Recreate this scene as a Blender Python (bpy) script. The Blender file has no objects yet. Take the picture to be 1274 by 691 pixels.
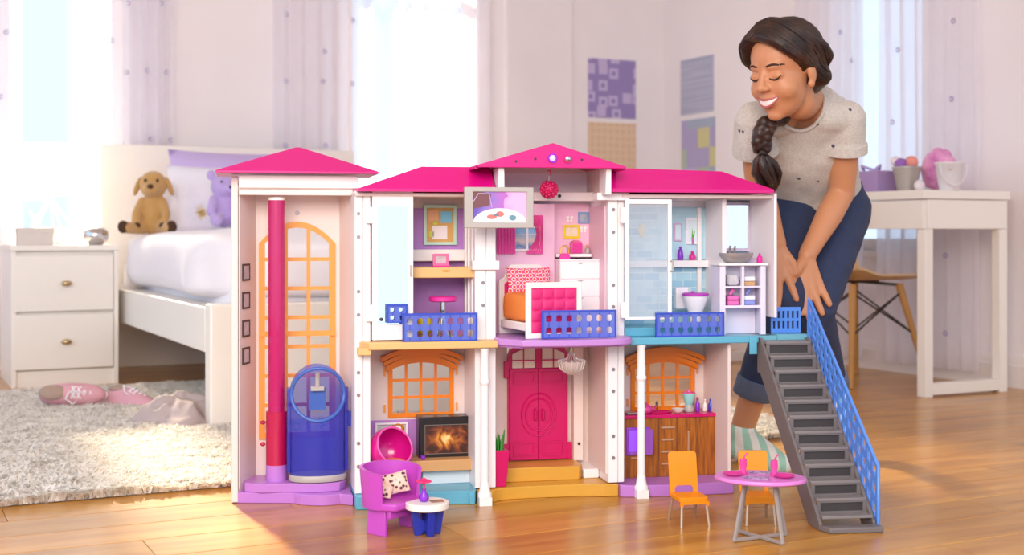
import bpy, bmesh, math, random
from mathutils import Vector, Matrix, noise
random.seed(7)
PI = math.pi
scene = bpy.context.scene
COL = scene.collection

# ------------------------------------------------------------------ camera
F, CX, YH, HC = 1600.0, 637.0, 290.0, 0.6      # focal length (px), principal point, horizon row, eye height (m)
cam_d = bpy.data.cameras.new('camera')
cam = bpy.data.objects.new('camera', cam_d)
COL.objects.link(cam)
cam.location = (0, 0, HC)
cam.rotation_euler = (PI / 2, 0, 0)
cam_d.sensor_width = 36.0
cam_d.lens = F / 1274.0 * 36.0
cam_d.shift_y = -55.5 / 1274.0
cam_d.clip_start = 0.05
cam_d.dof.use_dof = True
cam_d.dof.focus_distance = 2.9
cam_d.dof.aperture_fstop = 3.6
scene.camera = cam

# ------------------------------------------------------------------ world, sun, added fill light, exposure
world = bpy.data.worlds.new('world')
scene.world = world
world.use_nodes = True
wn = world.node_tree.nodes['Background']
wn.inputs[0].default_value = (0.62, 0.80, 1.0, 1)
wn.inputs[1].default_value = 1.4

def light(name, kind, loc, direction, energy, color, size=1.0, size_y=None):
    d = bpy.data.lights.new(name, kind)
    d.energy = energy
    d.color = color
    if kind == 'AREA':
        d.shape = 'RECTANGLE'
        d.size = size
        d.size_y = size_y or size
    else:
        d.angle = size
    o = bpy.data.objects.new(name, d)
    COL.objects.link(o)
    o.location = loc
    o.rotation_euler = Vector(direction).to_track_quat('-Z', 'Y').to_euler()
    return o

light('sun', 'SUN', (-3, 9, 5), (0.40, -0.82, -0.50), 17.0, (1.0, 0.82, 0.55), 0.07)
light('front_fill_light', 'AREA', (-0.5, -0.7, 1.75), (0.08, 1.0, -0.32), 112, (1.0, 0.84, 0.70), 2.4, 1.4)  # added fill from an unseen source behind the camera, brightens the house front
scene.view_settings.view_transform = 'Standard'
scene.view_settings.look = 'None'
scene.view_settings.exposure = 0.14
scene.view_settings.gamma = 1.0
scene.view_settings.use_curve_mapping = False

# ------------------------------------------------------------------ measuring helpers
def W(px, py, d):
    """photo position at a distance -> a point in the room"""
    return Vector(((px - CX) / F * d, d, HC - (py - YH) * d / F))

HA = math.radians(12)
HO = Vector((-0.06, 2.84, 0))
hc_, hs_ = math.cos(HA), math.sin(HA)
def hp(px, py, v):
    """photo position on the dollhouse plane v -> (u, z) in the dollhouse's own frame"""
    k = (px - CX) / F
    u = (k * (HO.y + v * hc_) - HO.x + v * hs_) / (hc_ - k * hs_)
    Y = HO.y + u * hs_ + v * hc_
    return u, HC - (py - YH) * Y / F
def hr(x0, y0, x1, y1, v):
    xm, ym = (x0 + x1) / 2, (y0 + y1) / 2
    return hp(x0, ym, v)[0], hp(x1, ym, v)[0], hp(xm, y1, v)[1], hp(xm, y0, v)[1]
def H(u, v, z=0.0):
    return Vector((HO.x + u * hc_ - v * hs_, HO.y + u * hs_ + v * hc_, z))

# ------------------------------------------------------------------ materials
def lin(c):
    if isinstance(c, str):
        c = [int(c[i:i + 2], 16) / 255 for i in (0, 2, 4)]
    return tuple((x / 12.92 if x <= 0.04045 else ((x + 0.055) / 1.055) ** 2.4) for x in c) + (1,)

MATS = {}
class NT:
    def __init__(s, name):
        s.m = bpy.data.materials.new(name)
        s.m.use_nodes = True
        s.t = s.m.node_tree
        s.b = s.t.nodes['Principled BSDF']
        s.out = s.t.nodes['Material Output']
        MATS[name] = s.m
    def n(s, kind, **kw):
        x = s.t.nodes.new(kind)
        for k, v in kw.items():
            if k.startswith('i_'):
                key = k[2:].replace('_', ' ')
                x.inputs[int(key) if key.isdigit() else key].default_value = v
            else:
                setattr(x, k, v)
        return x
    def l(s, a, b):
        s.t.links.new(a, b)
    def coord(s, scale=(1, 1, 1), loc=(0, 0, 0), rot=(0, 0, 0), which='Object'):
        tc = s.n('ShaderNodeTexCoord')
        mp = s.n('ShaderNodeMapping')
        mp.inputs['Scale'].default_value = scale
        mp.inputs['Location'].default_value = loc
        mp.inputs['Rotation'].default_value = rot
        s.l(tc.outputs[which], mp.inputs[0])
        return mp.outputs[0]
    def ramp(s, fac, stops, mode='LINEAR'):
        r = s.n('ShaderNodeValToRGB')
        r.color_ramp.interpolation = mode
        while len(r.color_ramp.elements) < len(stops):
            r.color_ramp.elements.new(0.5)
        for e, (p, c) in zip(r.color_ramp.elements, stops):
            e.position = p
            e.color = lin(c)
        s.l(fac, r.inputs[0])
        return r.outputs[0]
    def bump(s, h, strength=0.3, dist=0.002):
        b = s.n('ShaderNodeBump')
        b.inputs['Strength'].default_value = strength
        b.inputs['Distance'].default_value = dist
        s.l(h, b.inputs['Height'])
        s.l(b.outputs[0], s.b.inputs['Normal'])

def mat(name, col, rough=0.4, metal=0.0, alpha=1.0, var=0.06, vscale=8.0, bump=0.0, bscale=60.0, coat=0.0,
        sheen=0.0, sss=0.0, emit=None, estr=1.0, spec=0.5, trans=0.0):
    """plain procedural surface: base colour with a faint noise mottling, optional relief"""
    if name in MATS:
        return MATS[name]
    n = NT(name)
    b = n.b
    c = lin(col)
    nz = n.n('ShaderNodeTexNoise')
    nz.inputs['Scale'].default_value = vscale
    nz.inputs['Detail'].default_value = 3
    n.l(n.coord(), nz.inputs['Vector'])
    mx = n.n('ShaderNodeMixRGB')
    mx.inputs[1].default_value = tuple(x * (1 - var) for x in c[:3]) + (1,)
    mx.inputs[2].default_value = tuple(min(1, x * (1 + var)) for x in c[:3]) + (1,)
    n.l(nz.outputs[0], mx.inputs[0])
    n.l(mx.outputs[0], b.inputs['Base Color'])
    b.inputs['Roughness'].default_value = rough
    b.inputs['Metallic'].default_value = metal
    b.inputs['Alpha'].default_value = alpha
    b.inputs['Coat Weight'].default_value = coat
    b.inputs['Sheen Weight'].default_value = sheen
    b.inputs['Specular IOR Level'].default_value = spec
    b.inputs['Transmission Weight'].default_value = trans
    if sss:
        b.inputs['Subsurface Weight'].default_value = sss
        b.inputs['Subsurface Radius'].default_value = (0.012, 0.005, 0.003)
    if emit:
        b.inputs['Emission Color'].default_value = lin(emit)
        b.inputs['Emission Strength'].default_value = estr
    if bump:
        z2 = n.n('ShaderNodeTexNoise')
        z2.inputs['Scale'].default_value = bscale
        z2.inputs['Detail'].default_value = 4
        n.l(n.coord(), z2.inputs['Vector'])
        n.bump(z2.outputs[0], bump, 0.004)
    return n.m

# ------------------------------------------------------------------ mesh building
class MB:
    def __init__(s):
        s.v, s.f = [], []
    def add(s, vs, fs):
        o = len(s.v)
        s.v += [tuple(p) for p in vs]
        s.f += [tuple(i + o for i in f) for f in fs]
        return s
    def box(s, x0, x1, y0, y1, z0, z1):
        x0, x1 = min(x0, x1), max(x0, x1)
        y0, y1 = min(y0, y1), max(y0, y1)
        z0, z1 = min(z0, z1), max(z0, z1)
        return s.add([(x0, y0, z0), (x1, y0, z0), (x1, y1, z0), (x0, y1, z0), (x0, y0, z1), (x1, y0, z1), (x1, y1, z1), (x0, y1, z1)],
                     [(0, 3, 2, 1), (4, 5, 6, 7), (0, 1, 5, 4), (1, 2, 6, 5), (2, 3, 7, 6), (3, 0, 4, 7)])
    def hexa(s, p):
        """eight corners: bottom ring 0-3, top ring 4-7"""
        return s.add(p, [(0, 3, 2, 1), (4, 5, 6, 7), (0, 1, 5, 4), (1, 2, 6, 5), (2, 3, 7, 6), (3, 0, 4, 7)])
    def prism(s, poly, axis, a, b):
        """extrude a 2-D outline along x, y or z"""
        n = len(poly)
        ar = sum(poly[i][0] * poly[(i + 1) % n][1] - poly[(i + 1) % n][0] * poly[i][1] for i in range(n))
        if ar < 0:
            poly = poly[::-1]
        def pt(p, t):
            return {'x': (t, p[0], p[1]), 'y': (p[0], t, p[1]), 'z': (p[0], p[1], t)}[axis]
        vs = [pt(p, a) for p in poly] + [pt(p, b) for p in poly]
        fs = [tuple(range(n))[::-1], tuple(range(n, 2 * n))] + [(i, (i + 1) % n, n + (i + 1) % n, n + i) for i in range(n)]
        if (axis == 'y') != (b < a):
            fs = [f[::-1] for f in fs]
        return s.add(vs, fs)
    def tube(s, pts, r, n=10, cap=True, flat=None):
        pts = [Vector(p) for p in pts]
        rs = r if isinstance(r, (list, tuple)) else [r] * len(pts)
        o = len(s.v)
        up = None
        for i, p in enumerate(pts):
            d = (pts[min(i + 1, len(pts) - 1)] - pts[max(i - 1, 0)]).normalized()
            if up is None:
                up = d.orthogonal().normalized() if flat is None else (Vector(flat) - d * d.dot(Vector(flat))).normalized()
            else:
                up = (up - d * up.dot(d)).normalized()
            w = d.cross(up)
            rr = rs[i] if isinstance(rs[i], tuple) else (rs[i], rs[i])
            for k in range(n):
                a = 2 * PI * k / n
                s.v.append(tuple(p + up * (rr[0] * math.cos(a)) + w * (rr[1] * math.sin(a))))
        for i in range(len(pts) - 1):
            for k in range(n):
                a, b = o + i * n + k, o + i * n + (k + 1) % n
                s.f.append((a, b, b + n, a + n))
        if cap:
            s.f.append(tuple(o + k for k in range(n))[::-1])
            s.f.append(tuple(o + (len(pts) - 1) * n + k for k in range(n)))
        return s
    def lathe(s, prof, c=(0, 0, 0), n=24, sx=1.0, sy=1.0):
        """revolve (radius, z) pairs about the vertical through c"""
        o = len(s.v)
        for r, z in prof:
            for k in range(n):
                a = 2 * PI * k / n
                s.v.append((c[0] + r * sx * math.cos(a), c[1] + r * sy * math.sin(a), c[2] + z))
        for i in range(len(prof) - 1):
            for k in range(n):
                a, b = o + i * n + k, o + i * n + (k + 1) % n
                s.f.append((a, b, b + n, a + n))
        s.f.append(tuple(o + k for k in range(n))[::-1])
        s.f.append(tuple(o + (len(prof) - 1) * n + k for k in range(n)))
        return s
    def ell(s, c, r, n=12, m=None, rot=None):
        if not isinstance(r, (tuple, list)):
            r = (r, r, r)
        m = m or max(6, n * 2 // 3)
        o = len(s.v)
        c = Vector(c)
        def put(p):
            p = Vector(p)
            s.v.append(tuple(c + (rot @ p if rot else p)))
        put((0, 0, -r[2]))
        for i in range(1, m):
            a = -PI / 2 + PI * i / m
            for k in range(n):
                b = 2 * PI * k / n
                put((r[0] * math.cos(a) * math.cos(b), r[1] * math.cos(a) * math.sin(b), r[2] * math.sin(a)))
        put((0, 0, r[2]))
        top = len(s.v) - 1
        for k in range(n):
            s.f.append((o, o + 1 + (k + 1) % n, o + 1 + k))
            s.f.append((top, top - n + k, top - n + (k + 1) % n))
        for i in range(m - 2):
            for k in range(n):
                a, b = o + 1 + i * n + k, o + 1 + i * n + (k + 1) % n
                s.f.append((a, b, b + n, a + n))
        return s
    def chain(s, pts, n=14):
        """rounded tapered limb through (point, radius) joints"""
        for i in range(len(pts) - 1):
            (p, r), (q, t) = pts[i], pts[i + 1]
            s.tube([p, q], [r, t], n)
        for p, r in pts:
            s.ell(p, r, n)
        return s
    def plate(s, xs, zs, solid, y0, y1, warp=None):
        """a slab of grid cells, holes where solid() is false, walls along every hole"""
        o = len(s.v)
        nx, nz = len(xs), len(zs)
        ids = {}
        def vid(i, j, k):
            key = (i, j, k)
            if key not in ids:
                x, z = xs[i], zs[j]
                if warp:
                    x, z = warp(x, z)
                ids[key] = len(s.v)
                s.v.append((x, y1 if k else y0, z))
            return ids[key]
        S = lambda i, j: 0 <= i < nx - 1 and 0 <= j < nz - 1 and solid(i, j)
        for i in range(nx - 1):
            for j in range(nz - 1):
                if not S(i, j):
                    continue
                s.f.append((vid(i, j, 0), vid(i + 1, j, 0), vid(i + 1, j + 1, 0), vid(i, j + 1, 0)))
                s.f.append((vid(i, j, 1), vid(i, j + 1, 1), vid(i + 1, j + 1, 1), vid(i + 1, j, 1)))
                if not S(i - 1, j): s.f.append((vid(i, j, 0), vid(i, j + 1, 0), vid(i, j + 1, 1), vid(i, j, 1)))
                if not S(i + 1, j): s.f.append((vid(i + 1, j, 0), vid(i + 1, j, 1), vid(i + 1, j + 1, 1), vid(i + 1, j + 1, 0)))
                if not S(i, j - 1): s.f.append((vid(i, j, 0), vid(i, j, 1), vid(i + 1, j, 1), vid(i + 1, j, 0)))
                if not S(i, j + 1): s.f.append((vid(i, j + 1, 0), vid(i + 1, j + 1, 0), vid(i + 1, j + 1, 1), vid(i, j + 1, 1)))
        return s
    def grid(s, nx, ny, fn, thick=None):
        """surface fn(a, b) over the unit square; closed into a sheet with an offset when thick is given"""
        P = [[Vector(fn(i / nx, j / ny)) for j in range(ny + 1)] for i in range(nx + 1)]
        o = len(s.v)
        w = ny + 1
        for r in P:
            s.v += [tuple(p) for p in r]
        for i in range(nx):
            for j in range(ny):
                a = o + i * w + j
                s.f.append((a, a + w, a + w + 1, a + 1))
        if thick:
            t = Vector(thick)
            q = len(s.v)
            for r in P:
                s.v += [tuple(p + t) for p in r]
            for i in range(nx):
                for j in range(ny):
                    a = q + i * w + j
                    s.f.append((a, a + 1, a + w + 1, a + w))
            for i in range(nx):
                for a, b in ((o + i * w, q + i * w), (o + i * w + ny, q + i * w + ny)):
                    s.f.append((a, a + w, b + w, b))
            for j in range(ny):
                for a, b in ((o + j, q + j), (o + nx * w + j, q + nx * w + j)):
                    s.f.append((a, a + 1, b + 1, b))
        return s
    def xf(s, m, start=0):
        s.v[start:] = [tuple(m @ Vector(p)) for p in s.v[start:]]
        return s
    def mesh(s, name, smooth=None, fix=True):
        me = bpy.data.meshes.new(name)
        me.from_pydata(s.v, [], s.f)
        if fix:
            bm = bmesh.new()
            bm.from_mesh(me)
            bmesh.ops.recalc_face_normals(bm, faces=bm.faces)
            bm.to_mesh(me)
            bm.free()
        if smooth:
            me.shade_smooth()
            me.set_sharp_from_angle(angle=math.radians(smooth))
        return me

def put(name, me, m, parent=None, bevel=None, seg=2):
    o = bpy.data.objects.new(name, me)
    COL.objects.link(o)
    if m:
        me.materials.clear()
        me.materials.append(MATS[m] if isinstance(m, str) else m)
    if parent:
        o.parent = parent
    if bevel:
        b = o.modifiers.new('bevel', 'BEVEL')
        b.width = bevel
        b.segments = seg
        b.limit_method = 'ANGLE'
        b.angle_limit = math.radians(40)
    return o
def part(name, mb, m, parent=None, bevel=None, smooth=35, label=None, seg=2, kind=None, fix=True):
    o = put(name, mb.mesh(name, smooth, fix), m, parent, bevel, seg)
    if label: o['label'] = label
    if kind: o['kind'] = kind
    return o
def tag(o, label, cat, group=None):
    o['label'] = label
    o['category'] = cat
    if group: o['group'] = group
    return o
def thing(name, label, cat, loc=(0, 0, 0), rz=0.0, group=None):
    o = bpy.data.objects.new(name, None)
    o.empty_display_size = 0.05
    COL.objects.link(o)
    o.location = loc
    o.rotation_euler = (0, 0, rz)
    return tag(o, label, cat, group)
def structure(name, mb, m, parent=None, bevel=None, smooth=35):
    o = part(name, mb, m, parent, bevel, smooth)
    if not parent: o['kind'] = 'structure'
    return o
def copy_tree(o, parent=None, loc=None, rz=None, label=None):
    c = o.copy()
    COL.objects.link(c)
    if parent: c.parent = parent
    if loc is not None: c.location = loc
    if rz is not None: c.rotation_euler = (0, 0, rz)
    if label: c['label'] = label
    for ch in list(o.children):
        copy_tree(ch, c)
    return c
def fuse(mb, voxel, iters=4, name='fused', disp=None):
    """overlapping closed forms -> one continuous smooth skin"""
    me = mb.mesh('tmp')
    o = bpy.data.objects.new('tmp', me)
    COL.objects.link(o)
    r = o.modifiers.new('r', 'REMESH')
    r.mode = 'VOXEL'
    r.voxel_size = voxel
    r.use_smooth_shade = True
    if iters:
        sm = o.modifiers.new('s', 'SMOOTH')
        sm.iterations = iters
        sm.factor = 0.5
    dg = bpy.context.evaluated_depsgraph_get()
    dg.update()
    out = bpy.data.meshes.new_from_object(o.evaluated_get(dg))
    out.name = name
    bpy.data.objects.remove(o)
    bpy.data.meshes.remove(me)
    if disp:
        vs = [disp(v.co.copy(), v.normal.copy()) for v in out.vertices]
        for v, p in zip(out.vertices, vs):
            v.co = p
    out.shade_smooth()
    return out
def smoothstep(a, b, x):
    t = max(0.0, min(1.0, (x - a) / (b - a)))
    return t * t * (3 - 2 * t)
def rrect(x0, x1, z0, z1, r, n=4):
    """rounded rectangle outline"""
    pts = []
    for cx, cz, a0 in ((x1 - r, z1 - r, 0), (x0 + r, z1 - r, 90), (x0 + r, z0 + r, 180), (x1 - r, z0 + r, 270)):
        for k in range(n + 1):
            a = math.radians(a0 + 90 * k / n)
            pts.append((cx + r * math.cos(a), cz + r * math.sin(a)))
    return pts
def pillow(mb, w, h, t, n=14, m=None):
    """soft cushion lying in x (width), z (height), thickness along y"""
    for sgn in (1, -1):
        def fn(a, b, sgn=sgn):
            x, z = (a - .5) * 2, (b - .5) * 2
            e = (max(0, 1 - abs(x) ** 2.6) * max(0, 1 - abs(z) ** 2.6)) ** .42
            k = 1 - .06 * (1 - abs(x) ** 2) * (abs(z) ** 6) - .0
            q = 1 - .06 * (1 - abs(z) ** 2) * (abs(x) ** 6)
            return (x * w / 2 * q, sgn * t / 2 * e, z * h / 2 * k)
        mb.grid(n, n, fn)
    if m: mb.xf(m)
    return mb

# ================================================================== THE ROOM
RC = Vector((0.849, 7.19, 0))                 # far corner of the room
RA = math.atan2(-0.4472, -0.8944)             # local x runs left along the left wall, local y forward along the right wall
eA, eB = Vector((-0.8944, -0.4472, 0)), Vector((0.4472, -0.8944, 0))
def R(a, b, z=0.0):
    return RC + eA * a + eB * b + Vector((0, 0, z))
def aL(px, off=0.0):
    c = RC + eB * off
    k = (px - CX) / F
    return (c.x - k * c.y) / (k * eA.y - eA.x)
def bR(px, off=0.0):
    c = RC + eA * off
    k = (px - CX) / F
    return (c.x - k * c.y) / (k * eB.y - eB.x)
def roomed(o):
    o.location = RC
    o.rotation_euler = (0, 0, RA)
    return o
def R2(p):
    d = Vector(p) - RC
    return d.dot(eA), d.dot(eB)

# ---- materials of the room
n = NT('wall_paint')
nz = n.n('ShaderNodeTexNoise'); nz.inputs['Scale'].default_value = 2.2
n.l(n.coord(), nz.inputs['Vector'])
n.l(n.ramp(nz.outputs[0], [(0.3, 'F1E9EB'), (0.7, 'F6EFF0')]), n.b.inputs['Base Color'])
n.b.inputs['Roughness'].default_value = 0.55
z2 = n.n('ShaderNodeTexNoise'); z2.inputs['Scale'].default_value = 180
n.l(n.coord(), z2.inputs['Vector']); n.bump(z2.outputs[0], 0.05)

n = NT('floor_wood')
oi = n.n('ShaderNodeObjectInfo')
ad = n.n('ShaderNodeVectorMath', operation='MULTIPLY_ADD')
n.l(oi.outputs['Random'], ad.inputs[0]); ad.inputs[1].default_value = (31, 17, 5)
n.l(n.coord((1.1, 9.0, 1)), ad.inputs[2])
nz = n.n('ShaderNodeTexNoise'); nz.inputs['Scale'].default_value = 2.4; nz.inputs['Detail'].default_value = 5; nz.inputs['Distortion'].default_value = 0.6
n.l(ad.outputs[0], nz.inputs['Vector'])
base = n.ramp(nz.outputs[0], [(0.25, 'AA6E24'), (0.5, 'C28836'), (0.78, 'D49E4A')])
hs = n.n('ShaderNodeHueSaturation')
mr = n.n('ShaderNodeMapRange'); mr.inputs[3].default_value = 0.86; mr.inputs[4].default_value = 1.1
n.l(oi.outputs['Random'], mr.inputs[0]); n.l(mr.outputs[0], hs.inputs['Value']); n.l(base, hs.inputs['Color'])
n.l(hs.outputs[0], n.b.inputs['Base Color'])
n.b.inputs['Roughness'].default_value = 0.30
n.b.inputs['Coat Weight'].default_value = 0.25
n.b.inputs['Coat Roughness'].default_value = 0.16
n.bump(nz.outputs[0], 0.06)

mat('white_paint', 'F3ECE4', 0.32, var=0.02, vscale=3)
mat('trim_white', 'EFE6E2', 0.4, var=0.02)
n = NT('glass_pane')
gl_ = n.n('ShaderNodeBsdfGlossy'); gl_.inputs['Roughness'].default_value = .02
tp = n.n('ShaderNodeBsdfTransparent'); tp.inputs[0].default_value = (.97, .985, 1, 1)
m1 = n.n('ShaderNodeMixShader')
m1.inputs[0].default_value = .06; n.l(tp.outputs[0], m1.inputs[1]); n.l(gl_.outputs[0], m1.inputs[2]); n.l(m1.outputs[0], n.out.inputs[0])
mat('subfloor', '6A4218', 0.7)
n = NT('rug_wool')
nz = n.n('ShaderNodeTexNoise'); nz.inputs['Scale'].default_value = 30
n.l(n.coord(), nz.inputs['Vector'])
cr_ = n.ramp(nz.outputs[0], [(.3, 'F6F1E9'), (.7, 'FFFCF8')])
df = n.n('ShaderNodeBsdfDiffuse'); tl = n.n('ShaderNodeBsdfTranslucent'); m1 = n.n('ShaderNodeMixShader'); m1.inputs[0].default_value = .5
n.l(cr_, df.inputs[0]); n.l(cr_, tl.inputs[0]); n.l(df.outputs[0], m1.inputs[1]); n.l(tl.outputs[0], m1.inputs[2]); n.l(m1.outputs[0], n.out.inputs[0])
mat('bed_linen', 'F4EFF4', 0.75, var=0.02, vscale=5, bump=0.25, bscale=18, sheen=0.2)
mat('brass', 'C9B48C', 0.25, metal=1.0, var=0.03)
mat('chrome', 'D8D6D6', 0.14, metal=1.0, var=0.02)
mat('lamp_shade', 'FDFBF8', 0.8, emit='FFF8F0', estr=0.55, var=0.01)
mat('lilac_cloth', 'C8B4E4', 0.8, var=0.05, bump=0.2, bscale=120)
mat('plush_tan', 'C79A5C', 0.95, var=0.10, vscale=40, bump=0.7, bscale=160, sheen=0.4)
mat('plush_dark', '4A3020', 0.9, var=0.1, bump=0.4, bscale=160)
mat('plush_lilac', 'C0A8E2', 0.95, var=0.12, vscale=40, bump=0.7, bscale=160, sheen=0.4)
mat('black_gloss', '14100E', 0.15)

n = NT('curtain_sheer')
df = n.n('ShaderNodeBsdfDiffuse'); df.inputs[0].default_value = lin('FBF8FD')
tl = n.n('ShaderNodeBsdfTranslucent'); tl.inputs[0].default_value = lin('FDFBFF')
tp = n.n('ShaderNodeBsdfTransparent'); tp.inputs[0].default_value = (0.97, 0.96, 1, 1)
m1 = n.n('ShaderNodeMixShader'); m1.inputs[0].default_value = 0.62
m2 = n.n('ShaderNodeMixShader')
wv = n.n('ShaderNodeTexNoise'); wv.inputs['Scale'].default_value = 4
n.l(n.coord(), wv.inputs['Vector'])
mr = n.n('ShaderNodeMapRange'); mr.inputs[3].default_value = 0.22; mr.inputs[4].default_value = 0.42
n.l(wv.outputs[0], mr.inputs[0]); n.l(mr.outputs[0], m2.inputs[0])
n.l(df.outputs[0], m1.inputs[1]); n.l(tl.outputs[0], m1.inputs[2])
n.l(m1.outputs[0], m2.inputs[1]); n.l(tp.outputs[0], m2.inputs[2]); n.l(m2.outputs[0], n.out.inputs[0])

# ---- walls with their window openings
WH = 3.0
win_left = [(aL(150), aL(-6), 0.50, 2.15), (aL(594), aL(428), 0.50, 2.15)]
win_right = [(bR(1040), bR(1150), 0.52, 2.15)]
def wall_plate(lo, hi, wins):
    xs = sorted({lo, hi} | {w[0] for w in wins} | {w[1] for w in wins})
    zs = sorted({-0.02, WH} | {w[2] for w in wins} | {w[3] for w in wins})
    def solid(i, j):
        cx, cz = (xs[i] + xs[i + 1]) / 2, (zs[j] + zs[j + 1]) / 2
        return not any(w[0] < cx < w[1] and w[2] < cz < w[3] for w in wins)
    return MB().plate(xs, zs, solid, 0, -0.14)
SW = Matrix(((0, 1, 0, 0), (1, 0, 0, 0), (0, 0, 1, 0), (0, 0, 0, 1)))
roomed(structure('wall_left', wall_plate(-0.14, 5.6, win_left), 'wall_paint'))
roomed(structure('wall_right', wall_plate(0.0, 6.2, win_right).xf(SW), 'wall_paint'))
pil0, pil1 = aL(708), aL(628)
roomed(structure('trim_1', MB().box(pil0, pil1, 0, 0.035, 0, WH), 'wall_paint'))
roomed(structure('ceiling', MB().box(-.14, 5.6, -.14, 6.2, 2.72, 2.80), 'white_paint'))
def base_profile(mb, lo, hi):
    mb.prism([(0, 0), (0.016, 0), (0.016, 0.085), (0.011, 0.092), (0.011, 0.112), (0.004, 0.125), (0, 0.125)], 'x', lo, hi)
    return mb
roomed(structure('baseboard_left', base_profile(MB(), 0.0, pil0), 'trim_white'))
roomed(structure('baseboard_back', base_profile(MB(), pil1, 5.6), 'trim_white'))
roomed(structure('baseboard_right', base_profile(MB(), 0.016, 6.2).xf(SW), 'trim_white'))

# ---- windows
def window(idx, w, swap):
    x0, x1, z0, z1 = w
    f = 0.055
    zm = z0 + (z1 - z0) * 0.80
    m = SW if swap else Matrix.Identity(4)
    mb = MB()
    for b in ((x0, x0 + f, z0, z1), (x1 - f, x1, z0, z1), (x0 + f, x1 - f, z0, z0 + f), (x0 + f, x1 - f, z1 - f, z1), (x0 + f, x1 - f, zm - .02, zm + .02)):
        mb.box(b[0], b[1], -0.10, -0.04, b[2], b[3])
    o = roomed(structure('window_%d' % idx, mb.xf(m), 'trim_white'))
    for a, b in ((z0 + f, zm - .02), (zm + .02, z1 - f)):
        part('pane', MB().box(x0 + f, x1 - f, -0.072, -0.066, a, b).xf(m), 'glass_pane', o)
    part('sill', MB().box(x0 - .04, x1 + .04, -0.10, 0.03, z0 - .03, z0).xf(m), 'trim_white', o, bevel=.004)
    mb = MB()
    for b in ((x0 - .06, x0, z0, z1 + .06), (x1, x1 + .06, z0, z1 + .06), (x0, x1, z1, z1 + .06)):
        mb.box(b[0], b[1], 0, 0.014, b[2], b[3])
    part('casing', mb.xf(m), 'trim_white', o)
window(1, win_left[0], False)
window(2, win_left[1], False)
window(3, win_right[0], True)

# ---- curtains, each a pleated sheer sheet with little ring appliques
ring_me = MB()
ring_me.tube([(0.009 * math.cos(2 * PI * k / 14), 0, 0.009 * math.sin(2 * PI * k / 14)) for k in range(15)], 0.0026, 6, cap=False)
ring_me = ring_me.mesh('ring', 60)
mat('ring_grey', 'A49CC4', 0.6)
ring_me.materials.append(MATS['ring_grey'])
def curtain(label, lo, hi, swap, rings, folds, flare=0.0):
    t = thing('curtain', label, 'curtain', RC, RA, 'sheer window curtains')
    ph = random.random() * 6
    def off(a, b):
        amp = 0.026 + 0.012 * math.sin(3 * a + ph)
        return 0.085 + amp * math.sin(2 * PI * folds * a + ph + 0.5 * math.sin(5 * a + ph) + 0.35 * b) + 0.004 * math.sin(9 * b + 7 * a)
    def fn(a, b):
        z = 0.05 + b * 2.4
        x = lo + (hi - lo) * a + flare * (1 - b) * (a - .5)
        return (x, off(a, b), z)
    mb = MB().grid(int(folds * 14), 24, fn)
    part('fabric', mb.xf(SW) if swap else mb, 'curtain_sheer', t, smooth=80, fix=False)
    mb = MB()
    z = 2.46
    mb.tube([(lo - .05, .085, z), (hi + .05, .085, z)], 0.012, 10)
    part('rod', mb.xf(SW) if swap else mb, 'white_paint', t)
    for px, py in rings:
        x = bR(px, .12) if swap else aL(px, .12)
        y = off((x - lo) / (hi - lo), .5) + 0.008
        p = R(y, x) if swap else R(x, y)
        zz = HC - (py - YH) * p.y / F
        o = put('ring', ring_me, None, t)
        o.location = (y, x, zz) if swap else (x, y, zz)
        o.rotation_euler = (0, 0, PI / 2 if swap else 0)
    return t
curtain('sheer white curtain at the far left beside the lamp window', aL(27, .09), aL(-70, .09), False, [(8, 40), (3, 120)], 5)
curtain('sheer white curtain with grey rings between lamp and headboard', aL(214, .09), aL(94, .09), False,
        [(117, 8), (161, 4), (203, 4), (141, 50), (158, 90), (187, 88), (210, 90), (190, 173), (213, 174)], 6)
curtain('sheer curtain above the headboard, left of the bright window gap', aL(466, .09), aL(342, .09), False,
        [(357, 18), (357, 101), (407, 64), (405, 101), (442, 25), (441, 104), (355, 181), (408, 181)], 6)
curtain('sheer curtain with a flared edge right of the bright window gap', aL(606, .09), aL(491, .09), False,
        [(517, 62), (544, 66), (555, 28)], 6, .05)
curtain('sheer curtain hanging behind the head of the girl', bR(985, .09), bR(1070, .09), True, [(1055, 75), (1040, 40)], 6)
curtain('long sheer curtain hanging behind the white desk', bR(1094, .09), bR(1219, .09), True,
        [(1178, 26), (1177, 123), (1107, 62), (1105, 152), (1173, 318), (1173, 415)], 7)

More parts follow.
